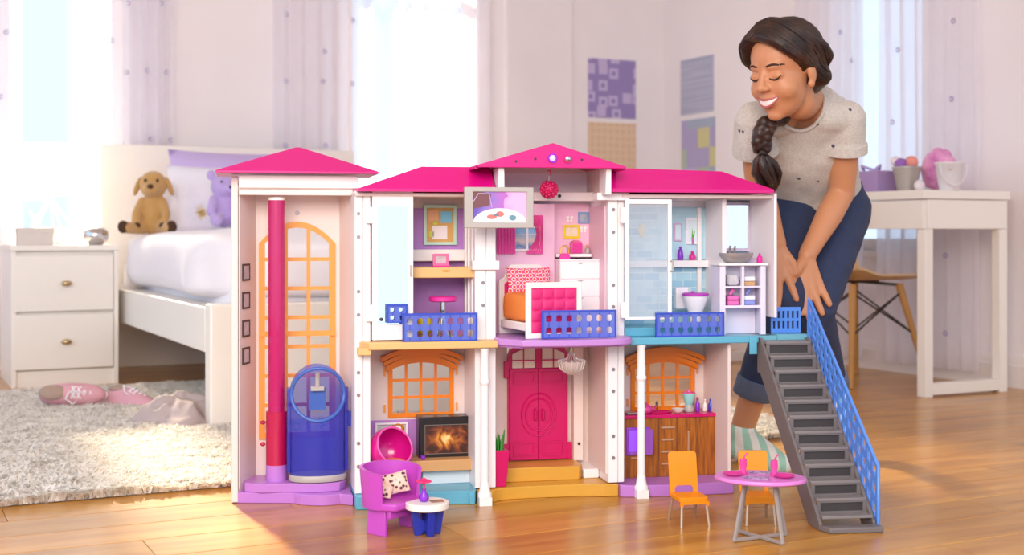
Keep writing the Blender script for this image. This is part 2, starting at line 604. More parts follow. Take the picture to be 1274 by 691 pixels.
# ---- wall posters (flat prints)
def poster_mat(name, kind):
    n = NT(name)
    co = n.coord()
    if kind == 'squares':
        v = n.n('ShaderNodeTexVoronoi', distance='CHEBYCHEV'); v.inputs['Scale'].default_value = 13; v.inputs['Randomness'].default_value = 0.45
        n.l(n.coord((1, 0, 1)), v.inputs['Vector'])
        c = n.ramp(v.outputs['Distance'], [(0.0, '9484BA'), (0.13, '9C8CC2'), (0.16, 'C6B6DC'), (0.33, 'C6B6DC'), (0.36, '9888BE')], 'CONSTANT')
    elif kind == 'check':
        v = n.n('ShaderNodeTexVoronoi', distance='CHEBYCHEV'); v.inputs['Scale'].default_value = 26; v.inputs['Randomness'].default_value = 0.1
        n.l(n.coord((1, 0, 1)), v.inputs['Vector'])
        c = n.ramp(v.outputs['Distance'], [(0.2, 'DEBC9C'), (0.5, 'E6CBB0')])
    elif kind == 'lines':
        v = n.n('ShaderNodeTexNoise'); v.inputs['Scale'].default_value = 1; v.inputs['Detail'].default_value = 6
        n.l(n.coord((2, 2, 110)), v.inputs['Vector'])
        c = n.ramp(v.outputs[0], [(0.35, 'A2A4C0'), (0.6, 'BEC0D2')])
    else:
        v = n.n('ShaderNodeTexVoronoi', distance='CHEBYCHEV'); v.inputs['Scale'].default_value = 9.5; v.inputs['Randomness'].default_value = 0.0
        n.l(n.coord((0, 1, 1), (0, .03, .05)), v.inputs['Vector'])
        sp = n.n('ShaderNodeSeparateColor'); n.l(v.outputs['Color'], sp.inputs[0])
        c = n.ramp(sp.outputs[0], [(0.0, 'B2A8CE'), (0.3, 'A9B3C8'), (0.55, 'C2BEDC'), (0.72, 'D2CB94'), (0.88, 'B5C2B2')], 'CONSTANT')
    n.l(c, n.b.inputs['Base Color'])
    n.b.inputs['Roughness'].default_value = 0.75
def poster(label, x0, y0, x1, y1, swap, m, kind):
    poster_mat(m, kind)
    lo, hi = (bR(x0, .005), bR(x1, .005)) if swap else (aL(x1, .04), aL(x0, .04))
    mid = (lo + hi) / 2
    p = R(0.005, mid) if swap else R(mid, 0.005)
    z0, z1 = HC - (y1 - YH) * p.y / F, HC - (y0 - YH) * p.y / F
    mb = MB().box(lo, hi, 0.0005, 0.006, z0, z1)
    o = roomed(part('wall_poster', mb.xf(SW) if swap else mb, m))
    tag(o, label, 'poster', 'square prints in the corner')
poster('purple poster printed with rounded squares on the wall', 736, 74, 795, 147, False, 'print_squares', 'squares')
poster('peach checked poster under the purple poster', 736, 153, 795, 229, False, 'print_check', 'check')
poster('grey blue lined poster right of the room corner', 847, 72, 887, 141, True, 'print_lines', 'lines')
poster('pastel patchwork poster under the grey blue poster', 848, 148, 889, 218, True, 'print_patch', 'patch')

# ---- floor: base slab and single planks, running along the left wall
fl = roomed(structure('floor', MB().box(-0.8, 9.2, -0.1, 8.6, -0.05, -0.006), 'subfloor'))
PWD, PLN = 0.145, 1.5
plank_me = MB().prism([(-PWD / 2 + .0008, -.006), (PWD / 2 - .0008, -.006), (PWD / 2 - .0008, -.0012), (PWD / 2 - .002, 0), (-PWD / 2 + .002, 0), (-PWD / 2 + .0008, -.0012)], 'x', -PLN / 2 + .0008, PLN / 2 - .0008).mesh('plank')
plank_me.materials.append(MATS['floor_wood'])
np_ = 0
far = MB()
for j in range(60):
    b = 0.075 + j * PWD
    sh = (j * 0.618) % 1.0 * PLN
    for i in range(-1, 7):
        a = i * PLN + sh
        vis = False
        for da in (-.75, -.4, 0, .4, .75):
            for db in (-.07, .07):
                p = R(a + da, b + db)
                if p.y > 1.0:
                    px, py = CX + F * p.x / p.y, YH + F * HC / p.y
                    if -420 < px < 1500 and py < 790:
                        vis = True
        if vis and a + PLN / 2 > 0.02 and b < 8.4:
            o = put('plank', plank_me, None, fl)
            o.location = (a, b, 0)
            np_ += 1


# ---- shag rugs
def rug(label, a0, a1, b0, b1, dens, seed):
    rnd = random.Random(seed)
    t = thing('shag_rug', label, 'rug', RC, RA)
    mb = MB().prism(rrect(a0 + .02, a1 - .02, b0 + .02, b1 - .02, .05), 'z', 0.0, 0.012)
    part('backing', mb, 'rug_wool', t)
    mb = MB()
    cnt = int((a1 - a0) * (b1 - b0) * dens)
    for _ in range(cnt):
        x, y = rnd.uniform(a0, a1), rnd.uniform(b0, b1)
        clump = noise.noise(Vector((x * 14, y * 14, seed)))
        hgt = 0.026 + 0.008 * clump + rnd.uniform(-.005, .005)
        an = rnd.uniform(0, 2 * PI)
        ln = rnd.uniform(.010, .030)
        lx, ly = math.cos(an) * ln, math.sin(an) * ln
        if x - a0 < .02: lx -= .012
        if a1 - x < .02: lx += .012
        if b1 - y < .03: ly += .018; hgt -= .004
        wx, wy = -math.sin(an) * .0042, math.cos(an) * .0042
        o = len(mb.v)
        mb.v += [(x - wx, y - wy, .004), (x + wx, y + wy, .004),
                 (x + wx * .9 + lx * .35, y + wy * .9 + ly * .35, hgt * .85), (x - wx * .9 + lx * .35, y - wy * .9 + ly * .35, hgt * .85), (x + lx, y + ly, hgt)]
        mb.f += [(o, o + 1, o + 2, o + 3), (o + 3, o + 2, o + 4)]
    part('pile', mb, 'rug_wool', t, smooth=80, kind='stuff', fix=False)
rug('large white shaggy rug under the bed and nightstand side', 2.35, 4.75, 1.03, 3.05, 44000, 3)
rug('small white shaggy rug behind the grey toy staircase', 1.45, 2.15, 2.45, 3.05, 40000, 5)

# ================================================================== BEDROOM FURNITURE
# ---- bed
BX0, BX1, BY1 = 1.88, 3.06, 2.2
bed = thing('bed', 'white bed with tall headboard and white bedding at left', 'bed', RC, RA)
part('headboard', MB().box(BX0, BX1, 0.10, 0.16, 0.0, 0.995), 'white_paint', bed, bevel=.006)
part('footboard', MB().box(BX0, BX1, BY1 - .07, BY1, 0.0, 0.385), 'white_paint', bed, bevel=.006)
for x0, x1 in ((BX1 - .09, BX1), (BX0, BX0 + .09)):
    part('side_rail', MB().box(x0, x1, 0.16, BY1 - .07, 0.235, 0.372), 'white_paint', bed, bevel=.005)
part('slat_base', MB().box(BX0 + .09, BX1 - .09, .16, BY1 - .07, .25, .29), 'white_paint', bed)
part('mattress', MB().box(BX0 + .092, BX1 - .092, .17, BY1 - .08, .292, .47), 'bed_linen', bed, bevel=.03, seg=3)
def super_ell(mb, c, r, e, n=64, m=28, wr=0.0, seed=0, fr=4.0):
    sp = lambda t, q: math.copysign(abs(t) ** q, t)
    o = len(mb.v)
    for i in range(m + 1):
        a = -PI / 2 + PI * i / m
        for k in range(n):
            b = 2 * PI * k / n
            p = Vector((sp(math.cos(a), e) * sp(math.cos(b), e) * r[0], sp(math.cos(a), e) * sp(math.sin(b), e) * r[1], sp(math.sin(a), e) * r[2]))
            if wr:
                q = p.normalized() if p.length else p
                p = p + q * wr * (noise.noise(Vector((p.x * fr, p.y * fr, p.z * fr + seed))) + .5 * abs(noise.noise(Vector((p.x * fr * 2.3, p.y * fr * 1.2, p.z * fr * 3 + seed)))))
            mb.v.append(tuple(Vector(c) + p))
    for i in range(m):
        for k in range(n):
            a, b = o + i * n + k, o + i * n + (k + 1) % n
            mb.f.append((a, b, b + n, a + n))
    return mb
o = part('duvet', super_ell(MB(), ((BX0 + BX1) / 2, 1.27, .492), (.572, .915, .118), 0.36, 120, 44, .034, 4, 5.0), 'bed_linen', bed, smooth=80)

# ---- pillows and soft toys on the bed
def leaning(px, py, d, w, h, t, tilt, yaw=0.0):
    p = W(px, py, d)
    return Matrix.Translation(p) @ Matrix.Rotation(RA + PI + yaw, 4, 'Z') @ Matrix.Rotation(-tilt, 4, 'X')
m = leaning(300, 250, 5.62, 0, 0, 0, .12)
o = part('pillow', pillow(MB(), .62, .44, .13), 'lilac_cloth', smooth=80); o.matrix_world = m
tag(o, 'lilac pillow standing behind the white starry cushion', 'pillow')
n = NT('star_cushion_cloth')
v = n.n('ShaderNodeTexVoronoi'); v.inputs['Scale'].default_value = 8.5; v.inputs['Randomness'].default_value = .7
n.l(n.coord((1, 0, 1)), v.inputs['Vector'])
v2 = n.n('ShaderNodeTexNoise'); v2.inputs['Scale'].default_value = 60
n.l(n.coord(), v2.inputs['Vector'])
s_ = n.n('ShaderNodeMath', operation='MULTIPLY_ADD'); n.l(v2.outputs[0], s_.inputs[0]); s_.inputs[1].default_value = .42; n.l(v.outputs['Distance'], s_.inputs[2])
n.l(n.ramp(s_.outputs[0], [(0.28, 'A9803E'), (0.37, 'D8C49A'), (0.46, 'E6E4F4'), (0.8, 'F0EEFA')]), n.b.inputs['Base Color'])
n.b.inputs['Roughness'].default_value = .7
m = leaning(262, 250, 5.50, 0, 0, 0, .2)
o = part('cushion', pillow(MB(), .36, .31, .12), 'star_cushion_cloth', smooth=80); o.matrix_world = m
tag(o, 'white cushion with gold star bursts beside the plush dog', 'cushion')

# plush dog, seated, facing the room
dp = W(190, 292, 5.32)
dog = thing('plush_dog', 'tan plush dog with floppy ears sitting on the bed', 'soft toy', dp, .12)
S = 1.0
mb = MB()
mb.ell((0, 0, .075), (.052, .046, .078), 16)
mb.ell((0, -.004, .115), (.042, .038, .05), 16)
mb.ell((0.004, -.012, .205), (.056, .052, .058), 18)
mb.ell((0.004, -.056, .188), (.034, .034, .028), 16)
for s in (-1, 1):
    mb.chain([((s * .04, -.01, .135), .020), ((s * .060, -.04, .085), .018), ((s * .056, -.066, .045), .019)], 12)
    mb.chain([((s * .035, -.02, .032), .032), ((s * .072, -.085, .026), .024), ((s * .09, -.125, .03), .025)], 12)
put('body', fuse(mb, .004, 5, 'body'), 'plush_tan', dog)
for s in (-1, 1):
    mb = MB().ell((0, 0, 0), (.012, .022, .042), 12, rot=Matrix.Rotation(s * -.35, 3, 'Y'))
    mb.xf(Matrix.Translation((s * .064 + .004, -.004, .20)))
    part('ear', mb, 'plush_tan', dog, smooth=80)
    part('eye', MB().ell((s * .024 + .004, -.062, .222), (.006, .005, .007), 10), 'black_gloss', dog, smooth=80)
    part('paw_pad', MB().ell((s * .095, -.136, .031), (.022, .014, .026), 12), 'plush_dark', dog, smooth=80)
    part('front_paw', MB().ell((s * .056, -.074, .036), (.02, .018, .017), 12), 'plush_dark', dog, smooth=80)
part('nose', MB().ell((.004, -.088, .196), (.013, .010, .010), 12), 'plush_dark', dog, smooth=80)

bp = W(278, 282, 5.28)
bun = thing('plush_bear', 'lilac plush bear on the bed half hidden by the toy tower', 'soft toy', bp, RA + PI)
mb = MB()
mb.ell((0, 0, .07), (.055, .045, .075), 14).ell((0, -.01, .165), (.055, .05, .05), 16).ell((.012, -.052, .155), (.026, .026, .022), 12)
for s in (-1, 1):
    mb.chain([((s * .045, -.02, .11), .02), ((s * .065, -.06, .06), .02)], 10)
    mb.chain([((s * .03, -.02, .03), .03), ((s * .05, -.09, .025), .026)], 10)
    mb.ell((s * .05, 0, .21), (.02, .012, .022), 10)
put('body', fuse(mb, .004, 4, 'body'), 'plush_lilac', bun)
part('nose', MB().ell((.012, -.078, .16), (.009, .007, .007), 10), 'black_gloss', bun, smooth=80)
for s in (-1, 1):
    part('eye', MB().ell((s * .022, -.058, .182), .005, 8), 'black_gloss', bun, smooth=80)

# ---- nightstand
ns = thing('nightstand', 'white two drawer nightstand with metal knobs beside the bed', 'nightstand', RC, RA)
nx0, nx1, ny0, ny1 = 3.085, 3.485, .30, .765
mb = MB()
for x in (nx0, nx1 - .018): mb.box(x, x + .018, ny0, ny1, 0, .53)
mb.box(nx0 + .018, nx1 - .018, ny0, ny0 + .01, .02, .53)
mb.box(nx0 + .018, nx1 - .018, ny1 - .034, ny1 - .0225, .062, .53)
part('body', mb, 'white_paint', ns, bevel=.002)
part('top', MB().box(nx0 - .004, nx1 + .004, ny0, ny1 + .006, .53, .552), 'white_paint', ns, bevel=.003)
part('plinth', MB().box(nx0 + .018, nx1 - .018, ny1 - .03, ny1 - .012, .0, .062), 'white_paint', ns)
for z0, z1 in ((.068, .282), (.294, .512)):
    d = part('drawer', MB().box(nx0 + .020, nx1 - .004, ny1 - .02, ny1 + .002, z0, z1), 'white_paint', ns, bevel=.003)
    zc = (z0 + z1) / 2
    mb = MB().ell(((nx0 + nx1) / 2, ny1 + .020, zc), (.021, .013, .011), 14)
    mb.tube([((nx0 + nx1) / 2, ny1, zc), ((nx0 + nx1) / 2, ny1 + .016, zc)], .006, 10)
    part('knob', mb, 'brass', d, smooth=80)

def on_stand(px, d):
    return W(px, 0, d).xy.to_3d() + Vector((0, 0, .552))
# lamp with a faceted wire base
lp = on_stand(63, 5.33)
lamp = thing('table_lamp', 'white table lamp with drum shade and faceted wire base', 'lamp', lp, RA)
mat('lamp_wire', 'FBF9F8', .5)
top, hz = .20, .065
ringp = [(.088 * math.cos(2 * PI * k / 5 + .3), .088 * math.sin(2 * PI * k / 5 + .3), hz) for k in range(5)]
foot = [(.042 * math.cos(2 * PI * k / 5 + .3 + .6), .042 * math.sin(2 * PI * k / 5 + .3 + .6), .005) for k in range(5)]
mb = MB()
for k in range(5):
    mb.tube([(0, 0, top), ringp[k]], .005, 8)
    mb.tube([ringp[k], ringp[(k + 1) % 5]], .005, 8)
    mb.tube([ringp[k], foot[k]], .005, 8).tube([ringp[(k + 1) % 5], foot[k]], .005, 8)
    mb.tube([foot[k], foot[(k + 1) % 5]], .005, 8)
part('wire_base', mb, 'lamp_wire', lamp)
part('stem', MB().tube([(0, 0, top - .01), (0, 0, .30)], .006, 10), 'lamp_wire', lamp)
mb = MB().lathe([(.118, .205), (.121, .205), (.121, .415), (.118, .415), (.118, .205)], n=40)
part('shade', MB().lathe([(.117, .207), (.121, .205), (.121, .415), (.117, .413)], n=40), 'lamp_shade', lamp, smooth=40)
# keepsake box and silver bowl
kb = thing('keepsake_box', 'small pale lidded box on the nightstand under the lamp', 'box', on_stand(43, 5.12), RA)
mat('box_card', 'D9CFC8', .6)
part('base', MB().box(-.066, .066, -.05, .05, 0, .045), 'box_card', kb, bevel=.002)
part('lid', MB().box(-.068, .068, -.052, .052, .0455, .068), 'box_card', kb, bevel=.002)
sb = thing('silver_bowl', 'round hammered silver tealight bowl on the nightstand', 'bowl', on_stand(119, 5.2), 0)
part('bowl', MB().lathe([(.026, 0), (.044, .014), (.052, .034), (.048, .056), (.034, .069), (.030, .069), (.042, .054), (.046, .034), (.038, .016), (.01, .008)], n=28), 'chrome', sb, smooth=60)

# ---- shoes and crumpled top on the rug
mat('shoe_pink', 'D9A0AC', .7, var=.06, vscale=20, bump=.15, bscale=300)
mat('shoe_white', 'EDE6EA', .6)
mat('shoe_lining', 'A88E80', .8)
def shoe(label, px, py, d, rz, roll):
    p = W(px, py, d)
    t = thing('sneaker', label, 'shoe', p, rz, 'pink sneakers on the rug')
    M0 = Matrix.Translation((0, 0, .048 if roll else 0)) @ Matrix.Rotation(roll, 4, 'X')
    def sec(x):  # half width, height at length x in 0..1 (heel to toe)
        w = .030 + .010 * math.sin(PI * min(1, x * 1.05) ** 1.2) if x < .97 else .02
        h = .070 - .028 * smoothstep(.35, .95, x)
        return w, h
    def fn(a, b):
        x = a
        e = (max(0.0, 1 - abs(2 * x - 1) ** 5)) ** .5
        w, h = sec(x)
        an = PI * b
        return ((x - .5) * .22, w * e * math.cos(an), .012 + h * (e ** .6) * math.sin(an) ** .75)
    body = part('upper', MB().grid(28, 18, fn).xf(M0), 'shoe_pink', t, smooth=80)
    sol = [(((.112) * math.cos(q)), .040 * math.sin(q) * (1 - .12 * math.cos(q))) for q in [2 * PI * k / 32 for k in range(32)]]
    part('sole', MB().prism(sol, 'z', 0, .017).xf(M0), 'shoe_white', t, bevel=.003)
    part('collar', MB().ell((-.055, 0, .074), (.045, .026, .012), 18).xf(M0), 'shoe_lining', t, smooth=80)
    mb = MB()
    for k in range(4):
        x = .005 + k * .016
        z = .077 - .007 * k
        mb.tube([(x, -.02, z - .008), (x + .012, 0, z + .002), (x, .02, z - .008)], .0035, 6)
        mb.tube([(x + .012, -.02, z - .010), (x, 0, z + .002), (x + .012, .02, z - .010)], .0035, 6)
    mb.tube([(.0, 0, .08), (-.01, -.025, .088), (.012, -.04, .07), (.02, -.03, .06)], .003, 6)
    part('laces', mb.xf(M0), 'shoe_white', t)
    return t
shoe('pink canvas sneaker lying on its side at the left of the rug', 92, 511, 4.35, math.radians(8), math.radians(72))
shoe('pink canvas sneaker standing upright beside the grey top', 163, 512, 4.36, math.radians(-28), 0)
mat('grey_jersey', 'B5A5A4', .9, var=.08, bump=.2, bscale=90)
cp = W(226, 528, 4.02)
def cl(a, b):
    x, y = (a - .5) * 2, (b - .5) * 2
    k = max(abs(x), abs(y)) / max(1e-6, math.hypot(x, y))
    x, y = x * (.35 + .65 * k), y * (.35 + .65 * k)
    r = math.hypot(x, y)
    e = max(0.0, 1 - r * r) ** .8
    rid = 1 - abs(noise.noise(Vector((x * 1.3 + .7 * y, y * 1.9, 2.2)))) * 1.6
    rid2 = 1 - abs(noise.noise(Vector((x * 2.9, y * 2.6 - x, 5.1)))) * 1.5
    rim = 1 + .14 * math.sin(5 * math.atan2(y, x) + 1)
    return (x * .14 * rim, y * .18 * rim, .026 + e * (.015 + .045 * max(0, rid) + .025 * max(0, rid2)))
o = part('crumpled_top', MB().grid(44, 44, cl, (0, 0, -.008)), 'grey_jersey', smooth=80)
o.location = cp.xy.to_3d()
o.rotation_euler = (0, 0, RA)
tag(o, 'crumpled grey jersey top lying by the bed leg', 'clothing')

# ---- desk
desk = thing('desk', 'white desk with an open frame leg by the right wall', 'desk', RC, RA)
dx0, dx1, dy0, dy1 = .13, .55, 1.15, 2.55
part('desktop', MB().box(dx0 - .01, dx1 + .006, dy0, dy1, .725, .757), 'white_paint', desk, bevel=.002)
part('apron', MB().box(dx0, dx1 - .02, dy1 - .03, dy1 - .005, .615, .722), 'white_paint', desk, bevel=.002)
dr = part('drawer', MB().box(dx1 - .02, dx1, dy0 + .03, dy1 - .012, .615, .72), 'white_paint', desk, bevel=.002)
for y in (dy1 - .045, dy0 + .01):
    mb = MB()
    for x in (dx0, dx1 - .045): mb.box(x, x + .04, y, y + .04, .0, .614)
    mb.box(dx0 + .04, dx1 - .045, y, y + .04, .008, .05)
    part('frame_leg', mb, 'white_paint', desk, bevel=.002)
def on_desk(px, d):
    return W(px, 0, d).xy.to_3d() + Vector((0, 0, .7575))
mat('purple_card', 'A88BBC', .6)
pb = thing('storage_box', 'purple storage box at the back of the desk', 'box', on_desk(1086, 5.08), RA)
part('body', MB().box(-.06, .06, -.09, .09, 0, .085), 'purple_card', pb, bevel=.002)
part('ribbon', MB().tube([(-.03, 0, .086), (-.01, .03, .108), (.02, .05, .10), (.01, .02, .089), (.03, -.03, .107), (.0, -.05, .09)], .006, 8), 'lilac_cloth', pb, smooth=80)
mat('zinc', 'B6ADA6', .45, metal=.4)
mat('pompom_coral', 'F09A90', .95, bump=.6, bscale=140)
mat('pompom_white', 'EFE2E6', .95, bump=.6, bscale=140)
mat('pompom_violet', '9A6AB8', .95, bump=.6, bscale=140)
pt = thing('pompom_pot', 'grey metal pot filled with coral and white pompoms', 'pot', on_desk(1128, 4.93), 0)
part('pot', MB().lathe([(.036, 0), (.053, .088), (.056, .09), (.056, .096), (.05, .096), (.034, .006)], n=28), 'zinc', pt, smooth=40)
for x, y, z, r, mm in ((.014, -.012, .112, .026, 'pompom_coral'), (-.026, -.01, .105, .024, 'pompom_violet'), (-.038, .012, .118, .02, 'pompom_white'), (.03, .03, .11, .022, 'pompom_white'), (.0, .03, .105, .024, 'pompom_violet')):
    part('pompom', MB().ell((x, y, z), r, 14), mm, pt, smooth=80)
o = part('pompom', MB().ell((0, 0, .021), (.021, .021, .021), 14), 'pompom_white', smooth=80); o.location = on_desk(1143, 4.80) + Vector((0, 0, .05))
o.location = on_desk(1144, 4.85)
tag(o, 'loose white pompom on the desk between pot and bucket', 'pompom')
n = NT('pink_tulle')
n.b.inputs['Base Color'].default_value = lin('E58FC4'); n.b.inputs['Roughness'].default_value = .9; n.b.inputs['Sheen Weight'].default_value = .5
v = n.n('ShaderNodeTexNoise'); v.inputs['Scale'].default_value = 26
n.l(n.coord(), v.inputs['Vector']); n.l(n.ramp(v.outputs[0], [(.35, 'C86CAE'), (.65, 'F0A8D2')]), n.b.inputs['Base Color'])
n.bump(v.outputs[0], .8, .01)
rnd = random.Random(4)
mb = MB().ell((0, 0, .085), (.064, .058, .08), 24)
for k in range(26):
    a, b = rnd.uniform(0, 2 * PI), rnd.uniform(-1.2, 1.5)
    mb.ell((.052 * math.cos(a) * math.cos(b), .048 * math.sin(a) * math.cos(b), .09 + .062 * math.sin(b)), rnd.uniform(.016, .026), 10)
o = put('tulle_ball', fuse(mb, .005, 2, 'tulle_ball'), 'pink_tulle'); o.location = on_desk(1167, 4.97)
tag(o, 'fluffy pink tulle ball behind the white bucket on the desk', 'decoration')
bk = thing('white_bucket', 'white tapered bucket in front of the pink tulle ball', 'bucket', on_desk(1181, 4.76), 0)
mat('bucket_white', 'E2DCE0', .4)
part('pail', MB().lathe([(.036, 0), (.05, .095), (.053, .098), (.053, .104), (.047, .104), (.034, .006)], n=28), 'bucket_white', bk, smooth=40)
hd = [(.05 * math.cos(q), -.008 - .045 * math.sin(q) * .3, .092 - .075 * math.sin(q)) for q in [PI * k / 12 for k in range(13)]]
part('handle', MB().tube([(x, y - .038, z) for x, y, z in hd], .0025, 6), 'bucket_white', bk)
part('ear_rivet', MB().ell((-.012, -.052, .078), .006, 8), 'chrome', bk, smooth=80)

# ---- moulded chair with wooden legs tucked at the desk
ch = thing('desk_chair', 'moulded chair with splayed wooden legs and black wire struts', 'chair', W(1062, 0, 5.22).xy.to_3d(), RA)
mat('chair_shell', 'D9B98E', .5)
mat('beech', 'C08A48', .45, var=.12, vscale=14)
mat('black_wire', '2A201C', .4)
def shell(a, b):
    x = (a - .5) * .44
    t = b
    if t < .55:
        y = -.2 + t / .55 * .38
        z = .415 + .5 * x * x + .03 * smoothstep(.35, .55, t)
        y, z = y, z
    else:
        q = (t - .55) / .45
        y = .18 + .10 * q + .04 * math.sin(q * PI / 2) - .6 * x * x
        z = .445 + .36 * q
    return (y, x * (1 - .15 * max(0, t - .55)), z)
part('seat_shell', MB().grid(16, 28, shell, (0, 0, -.008)), 'chair_shell', ch, smooth=60)
legs = [(-.12, .13, -.2, .21), (-.12, -.13, -.2, -.21), (.12, .13, .2, .21), (.12, -.13, .2, -.21)]
for a, b, c, d in legs:
    part('leg', MB().tube([(a, b, .395), (c, d, 0)], [.016, .010], 10), 'beech', ch)
mb = MB()
def lp_(i, t):
    a, b, c, d = legs[i]
    return (a + (c - a) * t, b + (d - b) * t, .395 * (1 - t))
for i, j in ((0, 1), (2, 3), (0, 2), (1, 3)):
    mb.tube([lp_(i, .08), lp_(j, .5)], .004, 6).tube([lp_(j, .08), lp_(i, .5)], .004, 6)
mb.tube([(-.13, 0, .405), (.13, 0, .405)], .006, 6)
for a, b, c, d in legs:
    mb.tube([(0, 0, .405), (a, b, .392)], .006, 6)
part('wire_struts', mb, 'black_wire', ch)

# ================================================================== THE TOY HOUSE
mat('roof_pink', 'D60C80', 0.32, var=.03, vscale=6)
mat('door_pink', 'CE0262', 0.35, var=.04)
mat('shell_white', 'F3ECF0', 0.35, var=.02)
mat('edge_white', 'F6F1F2', 0.3, var=.02)
mat('panel_blush', 'EBD8D2', 0.45, var=.03)
mat('plastic_purple', 'BE7CD0', 0.35, var=.04)
mat('balcony_purple', 'C48CD6', 0.33, var=.03)
mat('plastic_orange', 'F08206', 0.35, var=.04)
mat('plastic_orange_light', 'F0A048', 0.4, var=.04)
mat('plastic_teal', '62AFCB', 0.33, var=.03)
mat('plastic_tan', 'E2B878', 0.4, var=.05)
mat('step_tan', 'D9A13C', 0.35, var=.05)
mat('screw', '9A9094', 0.4, metal=.6)
mat('screw_dark', '3A3034', 0.5)
mat('mirror', 'F6F6F8', 0.03, metal=1.0, var=0)
mat('rail_blue', '6478DC', 0.25, alpha=.74, var=.03)
mat('rail_blue_line', '3C54CC', 0.25, alpha=.85, var=.03)
mat('car_blue', '2434BC', 0.2, alpha=.62, var=.03)
mat('car_blue_light', '4A72CC', 0.2, alpha=.75, var=.03)
mat('pole_magenta', 'C21468', 0.22, alpha=.93, var=.03, coat=.4)
mat('pole_red', 'C00E4C', 0.22, alpha=.95, var=.03, coat=.4)
mat('counter_pink', 'CF0F68', 0.25)
mat('tv_grey', 'B7B0AC', 0.45)
mat('clear_pink', 'F0D8E4', 0.1, alpha=.35)
mat('shower_glass', 'D4DEEA', 0.2, alpha=.30, var=.05, bump=.2, bscale=70)
mat('bead_pink', 'D22064', .35)
mat('oven_violet', '9A48D2', .25)
mat('cover_violet', 'B46AD8', .15, alpha=.65)
mat('black_frame', '1C1414', .3)

n = NT('plank_blush')          # moulded vertical boards
w = n.n('ShaderNodeTexWave', wave_type='BANDS', bands_direction='X', wave_profile='SAW')
w.inputs['Scale'].default_value = 12; w.inputs['Distortion'].default_value = 0
n.l(n.coord(), w.inputs['Vector'])
nz = n.n('ShaderNodeTexNoise'); nz.inputs['Scale'].default_value = 9
n.l(n.coord(), nz.inputs['Vector'])
n.l(n.ramp(nz.outputs[0], [(.3, 'E9D3CB'), (.7, 'EFDDD6')]), n.b.inputs['Base Color'])
n.b.inputs['Roughness'].default_value = .45
n.bump(w.outputs[0], .35, .002)

def wallpaper(name, kind, base, alt):
    n = NT(name)
    if kind == 'brick':
        b = n.n('ShaderNodeTexBrick')
        b.inputs['Color1'].default_value = lin(base); b.inputs['Color2'].default_value = lin(alt); b.inputs['Mortar'].default_value = lin('D8EAF2')
        b.inputs['Scale'].default_value = 20; b.inputs['Mortar Size'].default_value = .02; b.inputs['Brick Width'].default_value = .8; b.inputs['Row Height'].default_value = .36
        n.l(n.coord((1, 1, 1), rot=(PI / 2, 0, 0)), b.inputs['Vector'])
        n.l(b.outputs[0], n.b.inputs['Base Color'])
    else:
        v = n.n('ShaderNodeTexNoise'); v.inputs['Scale'].default_value = 26; v.inputs['Detail'].default_value = 3
        n.l(n.coord(), v.inputs['Vector'])
        n.l(n.ramp(v.outputs[0], [(.4, base), (.6, alt)]), n.b.inputs['Base Color'])
    n.b.inputs['Roughness'].default_value = .5
wallpaper('paper_purple', 'noise', 'B47CC8', 'B981CC')
wallpaper('paper_pink', 'noise', 'F4C2DD', 'F5C7E0')
wallpaper('paper_blue', 'noise', 'B4DCEC', 'C2E4F0')
wallpaper('paper_brick', 'brick', '93C4E0', 'BFE4EE')

n = NT('cabinet_wood')
nz = n.n('ShaderNodeTexNoise'); nz.inputs['Scale'].default_value = 3; nz.inputs['Detail'].default_value = 6; nz.inputs['Distortion'].default_value = .5
n.l(n.coord((60, 60, 5)), nz.inputs['Vector'])
n.l(n.ramp(nz.outputs[0], [(.3, '7E4210'), (.55, 'A8601A'), (.75, 'BC7426')]), n.b.inputs['Base Color'])
n.b.inputs['Roughness'].default_value = .4

house = thing('dollhouse', 'large two storey toy dollhouse with pink roofs and tower', 'dollhouse', HO, HA)
def hb(name, x0, y0, x1, y1, v, dep, m, bevel=.0015, parent=None, **kw):
    u0, u1, z0, z1 = hr(x0, y0, x1, y1, v)
    return part(name, MB().box(u0, u1, v, v + dep, z0, z1), m, parent or house, bevel=bevel, **kw)
def hbu(name, u0, u1, v0, v1, z0, z1, m, bevel=.0015, parent=None, **kw):
    return part(name, MB().box(u0, u1, v0, v1, z0, z1), m, parent or house, bevel=bevel, **kw)
screw_me = MB().tube([(0, -.0016, 0), (0, .002, 0)], .0042, 10).mesh('screw')
screw_me.materials.append(MATS['screw'])
def screws(parent, v, pts):
    for px, py in pts:
        u, z = hp(px, py, v)
        o = put('screw', screw_me, None, parent)
        o.location = (u, v, z)

Z1, Z2, ZR = .030, .363, .692          # ground platform top, upper floor top, eaves
ZC = Z2 - .016                          # underside of the upper floor
VB = .17                                # inner face of the back wall
PA0, PA1 = -.284, -.250                 # left party wall
PB0, PB1 = -.017, .030                  # wall between living room and entry
PC0, PC1 = .291, .329                   # wall between entry and kitchen
PD0, PD1 = .573, .581                   # kitchen end wall
PE = .690                               # bathroom end wall
TV0, TU0, TU1 = .13, -.533, -.284       # tower front, left and right

